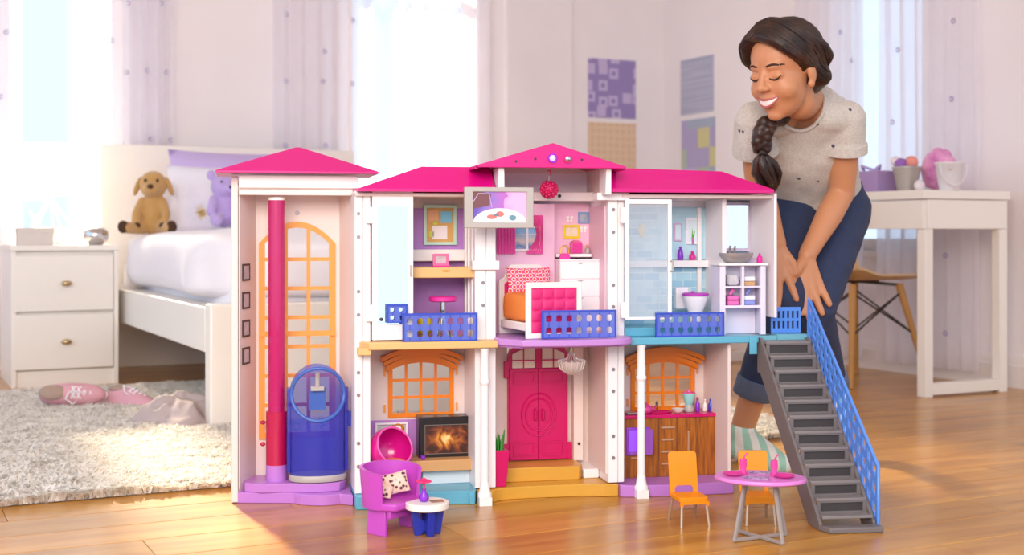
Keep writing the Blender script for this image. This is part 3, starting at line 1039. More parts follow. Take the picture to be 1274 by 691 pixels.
# ---- back walls with openings for the arched windows
def arch_top(uc, hw, zs, rise):
    return lambda u: zs + rise * math.sqrt(max(0.0, 1 - ((u - uc) / hw) ** 2))
def wall_with_arch(u0, u1, v0, v1, z0, z1, ops, step=.004):
    xs = {u0, u1}
    for (a, b, zb, fn) in ops:
        k = max(2, int((b - a) / step))
        xs |= {a + (b - a) * i / k for i in range(k + 1)}
    xs = sorted(xs)
    zs = {z0, z1}
    for (a, b, zb, fn) in ops:
        zt = max(fn(a + (b - a) * i / 20) for i in range(21))
        zlo = min(fn(a + .0001), fn(b - .0001))
        zs |= {zb, zt}
        k = max(1, int((zt - zlo) / step))
        zs |= {zlo + (zt - zlo) * i / k for i in range(k + 1)}
    zs = sorted(zs)
    def solid(i, j):
        cu, cz = (xs[i] + xs[i + 1]) / 2, (zs[j] + zs[j + 1]) / 2
        return not any(a < cu < b and zb < cz < fn(cu) for a, b, zb, fn in ops)
    return MB().plate(xs, zs, solid, v0, v1)

def arched_window(u0, u1, z0, zs, rise, v, cols, rows, m, bar=.006, frame=.010, header=None, name='window', dep=.008, label=None):
    """orange window frame with glazing bars bent to the arch; returns the wall opening"""
    uc, hw = (u0 + u1) / 2, (u1 - u0) / 2
    zt = zs + rise
    def top(u, inset=0.0):
        q = min(1.0, abs(u - uc) / hw)
        return zs + rise * (1 - q * q)
    xs = [u0, u0 + frame]
    step = (u1 - u0 - 2 * frame + bar) / cols
    xcell = []
    x = u0 + frame
    for c in range(cols):
        e = x + step - bar
        sub = 5
        for k in range(1, sub + 1):
            xs.append(x + (e - x) * k / sub)
        xcell.append((x, e))
        if c < cols - 1:
            xs.append(e + bar)
        x = e + bar
    xs.append(u1)
    # rows in a unit height that is stretched to the arch
    hgt = zs - z0
    rows_z = [0, frame]
    zc = []
    hh = (1.0)
    tot = zs - z0 + rise * .8
    rs = (tot - 2 * frame + bar) / rows
    z = frame
    for r in range(rows):
        e = z + rs - bar
        zc.append((z, e))
        rows_z.append(e)
        if r < rows - 1:
            rows_z.append(e + bar)
        z = e + bar
    rows_z.append(tot)
    rows_z = sorted(set(rows_z))
    last = zc[-1][0]
    def warp(u, z):
        if z <= last + 1e-6:
            return u, z0 + z
        f = (z - last) / (tot - last)
        zt_ = top(u)
        lo = z0 + last
        if z < tot - 1e-6:
            inner = zt_ - frame
            return u, lo + (inner - lo) * 1.0
        return u, zt_
    xs = sorted(set(round(q, 6) for q in xs))
    def solid(i, j):
        cu, cz = (xs[i] + xs[i + 1]) / 2, (rows_z[j] + rows_z[j + 1]) / 2
        return not (any(a < cu < b for a, b in xcell) and any(a < cz < b for a, b in zc))
    win = part(name, MB().plate(xs, rows_z, solid, v, v + dep, warp), m, house, label=label)
    return (u0 + .002, u1 - .002, z0 + .002, lambda u: top(u) - .002), win

# living-room window
u0, u1, z0, zt = hr(483, 446, 564, 519, VB - .004)
op1, w1 = arched_window(u0, u1, z0, zt - .018, .018, VB - .006, 4, 3, 'plastic_orange')
u0k, u1k, z0k, ztk = hr(785, 446, 864, 511, VB - .004)
op2, w2 = arched_window(u0k, u1k, z0k, ztk - .018, .018, VB - .006, 4, 3, 'plastic_orange')
def header(u0, u1, zt, win):
    mb = MB()
    for k, (ex, lo, hi, d) in enumerate(((.006, -.004, .008, .010), (.012, .008, .018, .015), (.018, .018, .029, .020))):
        uc, hw = (u0 + u1) / 2, (u1 - u0) / 2 + ex
        pts_t, pts_b = [], []
        for i in range(21):
            u = uc - hw + 2 * hw * i / 20
            q = ((u - uc) / hw) ** 2
            drop = .024 * q
            pts_b.append((u, zt + lo - drop))
            pts_t.append((u, zt + hi - drop))
        mb.prism(pts_b + pts_t[::-1], 'y', VB - .006 - d, VB - .001)
    part('window_header', mb, 'plastic_orange', win, smooth=30)
header(u0, u1, zt, w1)
header(u0k, u1k, ztk, w2)
for uu0, uu1, zz0, zz1, win in ((u0, u1, z0, zt, w1), (u0k, u1k, z0k, ztk, w2)):
    for z in (zz0 + .012, zz1 - .04):
        for q in (uu0 - .010, uu1 + .006):
            part('hinge', MB().box(q, q + .004, VB - .004, VB, z, z + .018), 'plastic_orange_light', win)

op3 = None
lw = part('back_wall', wall_with_arch(PA0, PB1, VB, VB + .008, 0, ZR, [op1]), 'panel_blush', house)
rw = part('back_wall', wall_with_arch(PC0, PD1, VB, VB + .008, 0, ZC, [op2]), 'panel_blush', house)
hbu('back_wall', PC0, PE, VB, VB + .008, ZC, ZR, 'shell_white', bevel=None)
# entry back wall, deeper, round the double door
VE = .19
du0, du1, dz0, dz1 = hr(633, 428, 707, 579, VE - .02)
dz0 = .062
hbu('entry_wall', PB1 - .01, du0, VE, VE + .008, 0, ZC, 'plank_blush', bevel=None)
hbu('entry_wall', du1, PC0 + .01, VE, VE + .008, 0, ZC, 'plank_blush', bevel=None)
hbu('back_wall', PB1 - .01, PC0 + .01, VE, VE + .008, ZC, ZR + .05, 'shell_white', bevel=None)

# ---- party walls
def party(x0, x1, v0, v1, z0, z1, split, scr, m='shell_white'):
    o = hbu('party_wall', x0, x1, v0 + .004, v1, z0, z1, m)
    hbu('edge_strip', x0, split - .0008, v0, v0 + .0045, z0 + .001, z1 - .001, 'edge_white', parent=o)
    hbu('edge_strip', split + .0008, x1, v0 + .0012, v0 + .0045, z0 + .001, z1 - .001, 'edge_white', parent=o)
    screws(o, v0, scr)
    return o
party(PA0, PA1, .022, VB, Z1, ZR, hp(447 + 5, 400, .02)[0] + .0, [(446, 266), (446, 295), (446, 363), (446, 392), (446, 464), (446, 492), (446, 552), (446, 581)])
party(PB0, PB1, .026, VB, Z1, ZR - .008, hp(605, 400, .026)[0], [(601, 352), (601, 380), (601, 488), (601, 548), (601, 575)])
party(PC0, PC1, .026, VB, Z1, ZR - .008, hp(767, 400, .026)[0] + .004, [(763, 261), (763, 289), (763, 355), (763, 382), (763, 460), (763, 487), (763, 543), (763, 570)])
hbu('end_wall', PD0, PD1, .01, VB, .03, ZC, 'panel_blush')
hbu('end_wall', PE - .007, PE, .0, VB, Z2 + .04, ZR, 'shell_white')
# belts where the upper walls clip together
hbu('belt', PB0 - .008, PB1 + .006, .016, .05, .518, .538, 'edge_white', bevel=.001)
hbu('belt', PA1, PB0, VB - .03, VB, .535, .562, 'edge_white')
hbu('ceiling_panel', PA0, PB0 + .01, .01, VB, ZR - .012, ZR - .004, 'panel_blush')
hbu('ceiling_panel', PC1 - .01, PE, .01, VB, ZR - .012, ZR - .004, 'panel_blush')

# ---- purple closet room: paper, pinboard, shelf, desk
hbu('wallpaper', PA1, PB0, VB - .004, VB, Z2, ZR - .035, 'paper_purple', bevel=None)
hbu('side_paper', PB0 - .002, PB0, .06, VB, Z2, ZR - .03, 'shell_white', bevel=None)
mb = MB()
for q in (.085, .125):
    mb.box(PB0 - .006, PB0 - .002, q, q + .006, Z2, ZR - .04)
part('side_ribs', mb, 'edge_white', house)
hb('beam', 515, 238, 590, 246, VB - .02, .018, 'shell_white')
u0, u1, z0, z1 = hr(527, 255, 568, 305, VB - .01)
fr = part('pinboard', MB().plate([u0, u0 + .007, u1 - .007, u1], [z0, z0 + .007, z1 - .007, z1], lambda i, j: not (i == 1 and j == 1), VB - .012, VB - .004), 'plastic_mint' if 'plastic_mint' in MATS else mat('plastic_mint', 'BFE0CE', .4), house, bevel=.0008)
mat('cork', 'D8A868', .8, var=.15, vscale=120)
part('cork', MB().box(u0 + .007, u1 - .007, VB - .007, VB - .004, z0 + .007, z1 - .007), 'cork', fr)
mat('note_white', 'F2E8EC', .7); mat('note_blue', '7EC4E4', .7); mat('note_lime', 'C8D848', .7); mat('note_peach', 'E8B088', .7)
w_, h_ = u1 - u0, z1 - z0
for a, b, c, d, mm in ((.15, .58, .45, .86, 'note_peach'), (.52, .55, .86, .84, 'note_blue'), (.26, .14, .72, .48, 'note_white'), (.18, .2, .32, .34, 'note_lime'), (.3, .5, .42, .6, 'note_lime')):
    part('note', MB().box(u0 + w_ * a, u0 + w_ * c, VB - .0082, VB - .0068, z0 + h_ * b, z0 + h_ * d), mm, fr)
dk = hb('fold_down_desk', 514, 333, 594, 346, .045, .10, 'plastic_tan', bevel=.002)
part('pull', MB().ell((hp(555, 337, .044)[0], .0445, hp(555, 337, .044)[1]), (.010, .003, .002), 12), 'step_tan', dk, smooth=80)

# mirror closet door, swung open beside the party wall
mu0, mu1, mz0, mz1 = hr(463, 238, 514, 417, .015)
mz0 = Z2 + .003
md = part('closet_door', MB().plate([mu0, mu0 + .012, mu1 - .012, mu1], [mz0, mz0 + .034, mz1 - .034, mz1], lambda i, j: not (i == 1 and j == 1), .012, .024), 'edge_white', house, bevel=.001)
part('mirror', MB().box(mu0 + .012, mu1 - .012, .016, .020, mz0 + .034, mz1 - .034), 'mirror', md)
part('handle', MB().box(mu1 - .008, mu1 - .004, .006, .012, .505, .530), 'tv_grey', md, bevel=.001)
part('catch', MB().ell((mu0 + .02, .014, mz0 + .045), (.004, .003, .004), 8), 'screw_dark', md, smooth=80)
mb = MB()
for py in (268, 390):
    uu, zz = hp(459, py, .014)
    mb.box(uu - .006, uu + .012, .010, .022, zz - .018, zz + .018)
part('hinge', mb, 'edge_white', md, bevel=.001)

# ---- railings: two rows of rounded-square holes
def railing(name, u0, u1, z0, z1, v, cols, m=Matrix.Identity(4), parent=None, th=.004, label=None):
    wC = (u1 - u0) / (cols + .25)
    hC = (z1 - z0) / 2.2
    xs, zs, hx, hz = [u0], [z0], [], []
    for c in range(cols):
        a = u0 + wC * (.125 + c + .22); b = a + wC * .56
        hx.append((a, b)); q = (b - a) * .13; xs += [a, a + q, b - q, b]
    for r in range(2):
        a = z0 + hC * (.1 + r + .24); b = a + hC * .54
        hz.append((a, b)); q = (b - a) * .13; zs += [a, a + q, b - q, b]
    xs.append(u1); zs.append(z1)
    def solid(i, j):
        cu, cz = (xs[i] + xs[i + 1]) / 2, (zs[j] + zs[j + 1]) / 2
        inx = [h for h in hx if h[0] < cu < h[1]]
        inz = [h for h in hz if h[0] < cz < h[1]]
        if not (inx and inz): return True
        ex = min(cu - inx[0][0], inx[0][1] - cu) < (inx[0][1] - inx[0][0]) * .12
        ez = min(cz - inz[0][0], inz[0][1] - cz) < (inz[0][1] - inz[0][0]) * .12
        return ex and ez
    r = part(name, MB().plate(xs, zs, solid, v, v + th).xf(m), 'rail_blue', parent or house, label=label)
    mb = MB()
    e = .0022
    mb.box(u0 - e, u1 + e, v - .001, v + th + .001, z1 - e, z1 + e).box(u0 - e, u1 + e, v - .001, v + th + .001, z0 - e * .2, z0 + e)
    mb.box(u0 - e, u0 + e, v - .001, v + th + .001, z0 + e, z1 - e).box(u1 - e, u1 + e, v - .001, v + th + .001, z0 + e, z1 - e)
    for c in range(cols):
        x = u0 + wC * (.125 + c + .5)
        for za, zb in ((z0 + e, hz[0][0]), (hz[0][1], hz[1][0]), (hz[1][1], z1 - e)):
            mb.box(x - .0008, x + .0008, v - .0008, v, za, zb)
    part('rail_trim', mb.xf(m), 'rail_blue_line', r)
    return r
a, b, z0, z1 = hr(502, 391, 593, 421, -.012)
railing('railing', a, b, Z2 + .001, z1, -.012, 7)
a2, b2, z02, z12 = hr(675, 389, 766, 418, -.055)
a3, b3, z03, z13 = hr(817, 390, 900, 418, -.004)
railing('railing', a2, b2, Z2 + .006, z12 + .003, -.055, 7)
railing('railing', a3, b3, Z2 + .001, z13, -.004, 7)
# short return of the closet railing, standing square to it at the door
a4, b4, z04, z14 = hr(482, 380, 506, 395, .003)
railing('railing', a4, b4, z04 - .012, z14, .003, 2)

# ---- upper floors
def slab(name, pts, z0, z1, m, bevel=.002):
    return part(name, MB().prism(pts, 'z', z0, z1), m, house, bevel=bevel)
slab('upper_floor', [(PA1 - .028, .03), (PA1 - .006, -.018), (PB1 - .004, -.018), (PB1 - .004, VB), (PA1 - .028, VB)], ZC, Z2, 'plastic_tan')
slab('floor_clip', [(PA0 + .004, -.006), (PA1 - .002, -.012), (PA1 - .002, .021), (PA0 + .004, .021)], ZC - .012, ZC + .004, 'plastic_tan')
pts = [(PB1 - .004, VE), (PB1 - .004, -.012), (.05, -.040)]
for k in range(13):
    t = k / 12
    pts.append((.07 + t * .225, -.068 - .014 * math.sin(PI * t)))
pts += [(.318, -.052), (.330, -.03), (.330, .02), (PC0 + .004, .024), (PC0 + .004, VE)]
slab('upper_floor', pts, ZC + .005, Z2 + .004, 'balcony_purple', .003)
slab('balcony_lip', [(PB1, -.006), (.07, -.055), (.30, -.055), (.325, -.02), (.325, .02), (PB1, .02)], ZC + .001, ZC + .0055, 'plastic_purple', .001)
hbu('upper_floor', .331, .640, -.012, VB, ZC, Z2, 'plastic_teal', bevel=.002)
hbu('floor_hook', .616, .634, -.016, -.012, ZC - .026, Z2 - .002, 'plastic_teal', bevel=.001)
mat('teal_clear', '7FC4D8', .2, alpha=.75)
hbu('annex_floor', .6405, .690, .0, VB, ZC + .002, Z2 - .001, 'teal_clear', bevel=.001)
hbu('shower_step', .331, .574, .03, VB - .003, Z2, Z2 + .020, 'plastic_teal', bevel=.002)

# ---- roofs
def roof_hip(name, x0, x1, y0, y1, zb, zt, rx0, rx1, ry, th=.006, parent=None):
    b = [(x0, y0, zb), (x1, y0, zb), (x1, y1, zb), (x0, y1, zb)]
    e = [(x, y, z + th) for x, y, z in b]
    t = [(rx0, ry, zt), (rx1, ry, zt)]
    mb = MB()
    mb.add(b + e + t, [(0, 3, 2, 1), (0, 1, 5, 4), (1, 2, 6, 5), (2, 3, 7, 6), (3, 0, 4, 7), (4, 5, 9, 8), (5, 6, 9), (6, 7, 8, 9), (7, 4, 8)])
    return part(name, mb, 'roof_pink', parent or house, bevel=.001, smooth=20)
# left roof: hip on its left end, runs under the centre gable
u_l = hp(445, 233, -.01)[0]
ul2 = hp(524, 208, .06)[0]
r1 = MB()
zl = ZR - .002
u_r = hp(616, 220, -.006)[0]
zt_ = .748
r1.hexa([(u_l, -.018, zl), (u_r, -.012, zl), (u_r, VB + .03, zl), (u_l, VB + .03, zl), (u_l, -.018, zl + .006), (u_r, -.012, zl + .006), (u_r, VB + .03, zl + .006), (u_l, VB + .03, zl + .006)])
r1.add([(u_l, -.018, zl + .006), (u_r, -.012, zl + .006), (u_r, .05, zt_), (ul2, .05, zt_), (u_l, VB + .03, zl + .006), (u_r, VB + .03, zl + .006), (ul2, .13, zt_), (u_r, .13, zt_)],
       [(0, 1, 2, 3), (0, 3, 6, 4), (3, 2, 7, 6), (6, 7, 5, 4), (1, 5, 7, 2), (0, 4, 5, 1)])
part('roof', r1, 'roof_pink', house, smooth=15)
u_r2 = hp(961, 238, -.004)[0]
u_l2 = hp(762, 222, -.012)[0]
ur3 = hp(897, 214, .055)[0]
zr2 = ZR + .002
r2 = MB()
r2.hexa([(u_l2, -.014, zr2 - .002), (u_r2, -.014, zr2 - .002), (u_r2, VB + .03, zr2 - .002), (u_l2, VB + .03, zr2 - .002), (u_l2, -.014, zr2 + .006), (u_r2, -.014, zr2 + .006), (u_r2, VB + .03, zr2 + .006), (u_l2, VB + .03, zr2 + .006)])
r2.add([(u_l2, -.014, zr2 + .006), (u_r2, -.014, zr2 + .006), (ur3, .05, .744), (u_l2, .05, .750), (u_l2, VB + .03, zr2 + .006), (u_r2, VB + .03, zr2 + .006), (u_l2, .13, .750), (ur3, .13, .744)],
       [(0, 1, 2, 3), (0, 3, 6, 4), (3, 2, 7, 6), (6, 7, 5, 4), (1, 5, 7, 2), (0, 4, 5, 1)])
part('roof', r2, 'roof_pink', house, smooth=15)
# centre gable
vg = -.045
gl, zgl = hp(592, 207, vg); gr, zgr = hp(780, 210, vg); ga, zga = hp(688, 178, vg)
zg = (zgl + zgr) / 2 - .001
gb = MB()
out = [(gl, zg + .004), (ga, zga), (gr, zg + .004), (gr - .004, zg), (gl + .004, zg)]
gb.prism(out, 'y', vg, vg + .012)
th = .010
gb.prism([(gl, zg + .004), (ga, zga), (gr, zg + .004), (gr, zg - .004), (ga, zga - .012), (gl, zg - .004)], 'y', vg + .012, VE + .04)
gable = part('gable_roof', gb, 'roof_pink', house, smooth=15, bevel=.001)
mat('gem_light', 'D8A8FF', .1, emit='C070FF', estr=2.2)
mat('gem_ring', '9A1AC8', .2)
for px, py, lit in ((687, 197, True), (706, 198, False)):
    u, z = hp(px, py, vg)
    k = part('light_bezel', MB().tube([(u, vg - .004, z), (u, vg, z)], .0105 if lit else .009, 20), 'gem_ring' if lit else 'roof_pink', gable)
    part('light_lens', MB().ell((u, vg - .004, z), (.0068, .004, .0068), 14), 'gem_light' if lit else 'chrome', k, smooth=80)
for px, py in ((642, 201), (666, 198), (724, 199)):
    u, z = hp(px, py, vg)
    part('peg_hole', MB().tube([(u, vg - .0006, z), (u, vg + .003, z)], .003, 10), 'screw_dark', gable)
# white posts under the gable
for x0, x1, x2, x3 in ((617, 624, 625, 617), (750, 756, 757, 750)):
    ua = hp(x0, 222, .0)[0]; ub = hp(x1, 222, .0)[0]
    mb = MB().hexa([(ua, -.02, ZR - .006), (ub + .003, -.02, ZR - .006), (ub + .003, .03, ZR - .006), (ua, .03, ZR - .006), (ua, -.03, zg), (ub, -.03, zg), (ub, .03, zg), (ua, .03, zg)])
    part('gable_post', mb, 'edge_white', house, bevel=.001)
hbu('belt', PC0 - .03, PC1 + .008, .012, .05, ZR - .018, ZR - .001, 'edge_white', bevel=.001)
hbu('gable_side', PB1, PB1 + .006, .03, VE, ZR, zg + .004, 'panel_blush', bevel=None)
hbu('gable_side', PC0 - .006, PC0, .03, VE, ZR, zg + .004, 'panel_blush', bevel=None)
hbu('gable_back', PB1, PC0, VE, VE + .008, ZR + .05, zg + .012, 'panel_blush', bevel=None)
# ---- pink bedroom
hbu('wallpaper', PB1, PC0, VE - .004, VE, Z2, ZR - .022, 'paper_pink', bevel=None)
usp = hp(690, 300, VE - .05)[0]
hbu('wall_box', PB1, usp, VE - .050, VE - .0045, Z2, ZR - .024, 'paper_pink', bevel=.001)
hb('beam', 617, 239, 752, 250, VE - .062, .056, 'shell_white')
mat('side_pink', 'EBC4D4', .45)
hbu('side_paper', PC0 - .002, PC0, .05, VE, Z2, ZR - .03, 'side_pink', bevel=None)
u, z = hp(696, 244, VE - .063)
part('screw', MB().tube([(u, VE - .065, z), (u, VE - .060, z)], .004, 10), 'screw_dark', house)
vw = VE - .051
# printed window with curtains
n = NT('seaside_print')
sx = n.n('ShaderNodeSeparateXYZ'); n.l(n.coord((1, 1, 1)), sx.inputs[0])
nz = n.n('ShaderNodeTexNoise'); nz.inputs['Scale'].default_value = 60; n.l(n.coord(), nz.inputs['Vector'])
ma = n.n('ShaderNodeMath', operation='MULTIPLY_ADD'); n.l(nz.outputs[0], ma.inputs[0]); ma.inputs[1].default_value = .02; n.l(sx.outputs[2], ma.inputs[2])
mr = n.n('ShaderNodeMapRange'); mr.inputs[1].default_value = .545; mr.inputs[2].default_value = .62; n.l(ma.outputs[0], mr.inputs[0])
n.l(n.ramp(mr.outputs[0], [(0.1, '7E7A88'), (.3, 'C9BEC0'), (.45, '5A86C0'), (.6, 'E8D4C8'), (.9, '8FC0E4')]), n.b.inputs['Base Color'])
u0, u1, z0, z1 = hr(640, 284, 670, 310, vw)
wp_ = part('printed_window', MB().box(u0, u1, vw - .003, vw + .001, z0, z1), 'seaside_print', house)
mb = MB().plate([u0 - .004, u0, (u0 + u1) / 2 - .003, (u0 + u1) / 2 + .003, u1, u1 + .004], [z0 - .004, z0, (z0 + z1) / 2 + .008, (z0 + z1) / 2 + .010, z1, z1 + .004],
                lambda i, j: not (i in (1, 3) and j in (1, 3)), vw - .006, vw - .001)
part('window_frame', mb, 'edge_white', wp_)
mat('drape_pink', 'EC5CAC', .6)
def drape(x0, x1, y0, y1, taper):
    u0, u1, z0, z1 = hr(x0, y0, x1, y1, vw - .006)
    def fn(a, b):
        z = z0 + (z1 - z0) * b
        k = 1 - taper * math.sin(PI * min(1, (1 - b) * 1.05)) ** 1
        uu = u1 - (u1 - u0) * (1 - a) * k if taper else u0 + (u1 - u0) * a
        return (uu, vw - .008 + .0022 * math.sin(a * 2 * PI * 6), z)
    part('drape', MB().grid(60, 10, fn, (0, .003, 0)), 'drape_pink', wp_, smooth=60)
drape(618, 641, 284, 316, 0)
drape(655, 675, 268, 316, .62)
# pictures, shelf and trinkets
def picture(x0, y0, x1, y1, v, fm, im, lab=None):
    u0, u1, z0, z1 = hr(x0, y0, x1, y1, v)
    f = (u1 - u0) * .14
    p = part('picture_frame', MB().plate([u0, u0 + f, u1 - f, u1], [z0, z0 + f, z1 - f, z1], lambda i, j: not (i == 1 and j == 1), v - .005, v), fm, house, label=lab)
    part('print', MB().box(u0 + f, u1 - f, v - .003, v - .001, z0 + f, z1 - f), im, p)
mat('frame_yellow', 'EED028', .4); mat('frame_blue', '7FA6DA', .4); mat('print_cream', 'F4DCC0', .7, var=.25, vscale=120); mat('print_grey', 'A8B4C4', .7, var=.4, vscale=90)
picture(700, 280, 721, 297, VE - .004, 'frame_yellow', 'print_cream', 'yellow frame with a sketch')
picture(719, 264, 732, 278, VE - .004, 'frame_blue', 'print_grey', 'small blue frame')
mat('butterfly_white', 'FBF4F8', .5)
for px, py in ((709, 273), (726, 286)):
    u, z = hp(px, py, VE - .006)
    mb = MB()
    for s in (-1, 1):
        mb.ell((u + s * .005, VE - .0055, z + .004), (.0045, .0012, .005), 10).ell((u + s * .004, VE - .0055, z - .004), (.0035, .0012, .004), 10)
    part('butterfly', mb, 'butterfly_white', house, smooth=80)
hb('wall_shelf', 692, 316, 736, 320, VE - .045, .041, 'edge_white', bevel=.001)
# ---- bathroom
hbu('wallpaper', PC1, PE - .007, VB - .004, VB, .535, ZR - .03, 'paper_blue', bevel=None)
hbu('wallpaper', PC1, PE - .007, VB - .004, VB, Z2, .5175, 'paper_brick', bevel=None)
hb('beam', 780, 239, 884, 250, VB - .016, .012, 'shell_white')
hbu('wall_ledge', PC1, .575, VB - .03, VB - .004, .518, .534, 'edge_white', bevel=.001)
hbu('shower_wall', PC1, .452, VB - .012, VB - .0045, Z2 + .02, ZR - .04, 'paper_brick', bevel=None)
hbu('partition', .575, .586, .05, VB - .004, Z2, ZR - .012, 'shell_white')
hbu('partition_rib', .553, .563, VB - .016, VB - .004, Z2, ZR - .03, 'edge_white')
mat('lilac_grey', 'CFC4DC', .4)
u, z = hp(885, 345, .05)
hbu('shelf_wing', .586, .689, .06, VB, .520, .540, 'lilac_grey', bevel=.002)
# shower door with a translucent pane
sv = .0
su0, su1, sz0, sz1 = hr(778, 248, 836, 398, sv)
sd = part('shower_door', MB().plate([su0, su0 + .010, su1 - .009, su1], [sz0, sz0 + .006, sz1 - .011, sz1], lambda i, j: not (i == 1 and j == 1), sv, sv + .008), 'edge_white', house, bevel=.001)
part('pane', MB().box(su0 + .010, su1 - .009, sv + .003, sv + .005, sz0 + .006, sz1 - .011), 'shower_glass', sd)
part('handle', MB().tube([(su1 - .004, sv, .513), (su1 - .001, sv - .009, .513), (su1 - .001, sv - .009, .536), (su1 - .004, sv, .536)], .002, 8), 'tv_grey', sd)
mb = MB()
for zz in (.64, .425):
    mb.box(su0 - .010, su0 + .002, sv, sv + .010, zz - .018, zz + .018)
part('hinge', mb, 'edge_white', sd, bevel=.001)
u, z = hp(800, 287, VB - .02)
mat('print_yellow', 'E4CF9A', .6)
part('seahorse_print', MB().ell((u, VB - .014, z), (.010, .002, .017), 12), 'print_yellow', house, smooth=80)
# bathroom pictures and bottles ledge print
mat('frame_white', 'F4F0F8', .4); mat('frame_mauve', 'E0B0D8', .4); mat('print_ice', 'DDEEF6', .6)
picture(853, 271, 872, 304, VB - .004, 'frame_white', 'print_ice', 'white frame with a potted plant print')
picture(838, 278, 848, 300, VB - .004, 'frame_mauve', 'print_ice')
u, z = hp(862, 298, VB - .008)
mat('leaf_green', '5CB83C', .5); mat('pot_mauve', 'D070B8', .5)
part('plant_print', MB().box(u - .003, u + .003, VB - .009, VB - .0075, z - .012, z + .004), 'pot_mauve', house)
part('plant_print', MB().add([(u - .003, VB - .0085, z + .004), (u + .003, VB - .0085, z + .004), (u + .006, VB - .0085, z + .024), (u + .001, VB - .0085, z + .010), (u - .001, VB - .0085, z + .028)], [(0, 1, 2, 3), (0, 3, 4)]), 'leaf_green', house)
# mirror over the basin
u0, u1, z0, z1 = hr(893, 252, 934, 313, VB - .02)
mf = part('vanity_mirror', MB().plate([u0, u0 + .008, u1 - .007, u1], [z0, z0 + .008, z1 - .007, z1], lambda i, j: not (i == 1 and j == 1), VB - .022, VB - .010), 'lilac_grey', house, bevel=.001)
um = (u0 + u1) / 2
part('mirror', MB().box(-(u1 - u0) / 2 + .008, (u1 - u0) / 2 - .007, -.002, .002, z0 + .008, z1 - .007).xf(Matrix.Translation((um, VB - .017, 0)) @ Matrix.Rotation(-.17, 4, 'Z')), 'mirror', mf)

# ---- ground floor platforms
pts = [(PA1 - .034, .12), (PA1 - .034, .0), (PA1 + .02, -.004)]
for k in range(9):
    t = k / 8
    pts.append((PA1 + .06 + t * .16, .008 + .006 * math.sin(t * PI) ))
pts += [(PB0 - .018, -.002), (PB0 - .005, .0), (PB0 + .004, .03), (PB0 + .004, VB), (PA1 - .034, VB)]
slab('platform', pts, 0, Z1, 'plastic_teal')
# entry steps
pts = [(PB0 + .005, VE)]
pts += [(PB0 + .005, .015), (.02, .012), (.035, .026), (.055, .036), (.10, .040), (.235, .040), (.262, .034), (.272, .026), (.285, .024), (.315, .024), (.315, VE)]
slab('entry_step', pts, 0, .028, 'step_tan')
su = hp(625, 600, .07)[0]
slab('entry_step', [(su - .012, VE), (su - .012, .092), (.24, .092), (.252, .11), (.252, VE)], .028, .060, 'step_tan')
hbu('corner_block', .253, PC0 - .0005, .10, VE, .028, .05, 'edge_white', bevel=.003)
hbu('corner_block', PB1 - .002, su - .014, .15, VE, .028, .07, 'edge_white', bevel=.003)
# kitchen platform
slab('platform', [(.316, VB), (.316, .012), (.345, .005), (.43, -.005), (.575, -.004), (.585, .002), (.585, VB)], 0, Z1 - .003, 'plastic_purple')
# inner wall boards of the entry and the side walls
hbu('entry_side', PC0 - .004, PC0, .035, VE, .05, ZC, 'plank_blush', bevel=None)
hbu('entry_pilaster', .245, .268, VE - .03, VE, .06, ZC, 'plank_blush', bevel=.001)
hbu('entry_pilaster', PB1, PB1 + .012, VE - .06, VE, .06, ZC, 'plank_blush', bevel=.001)
u = .2685
for z in (.10, .28):
    part('screw', MB().tube([(.2575, VE - .032, z), (.2575, VE - .028, z)], .0035, 10), 'screw_dark', house)

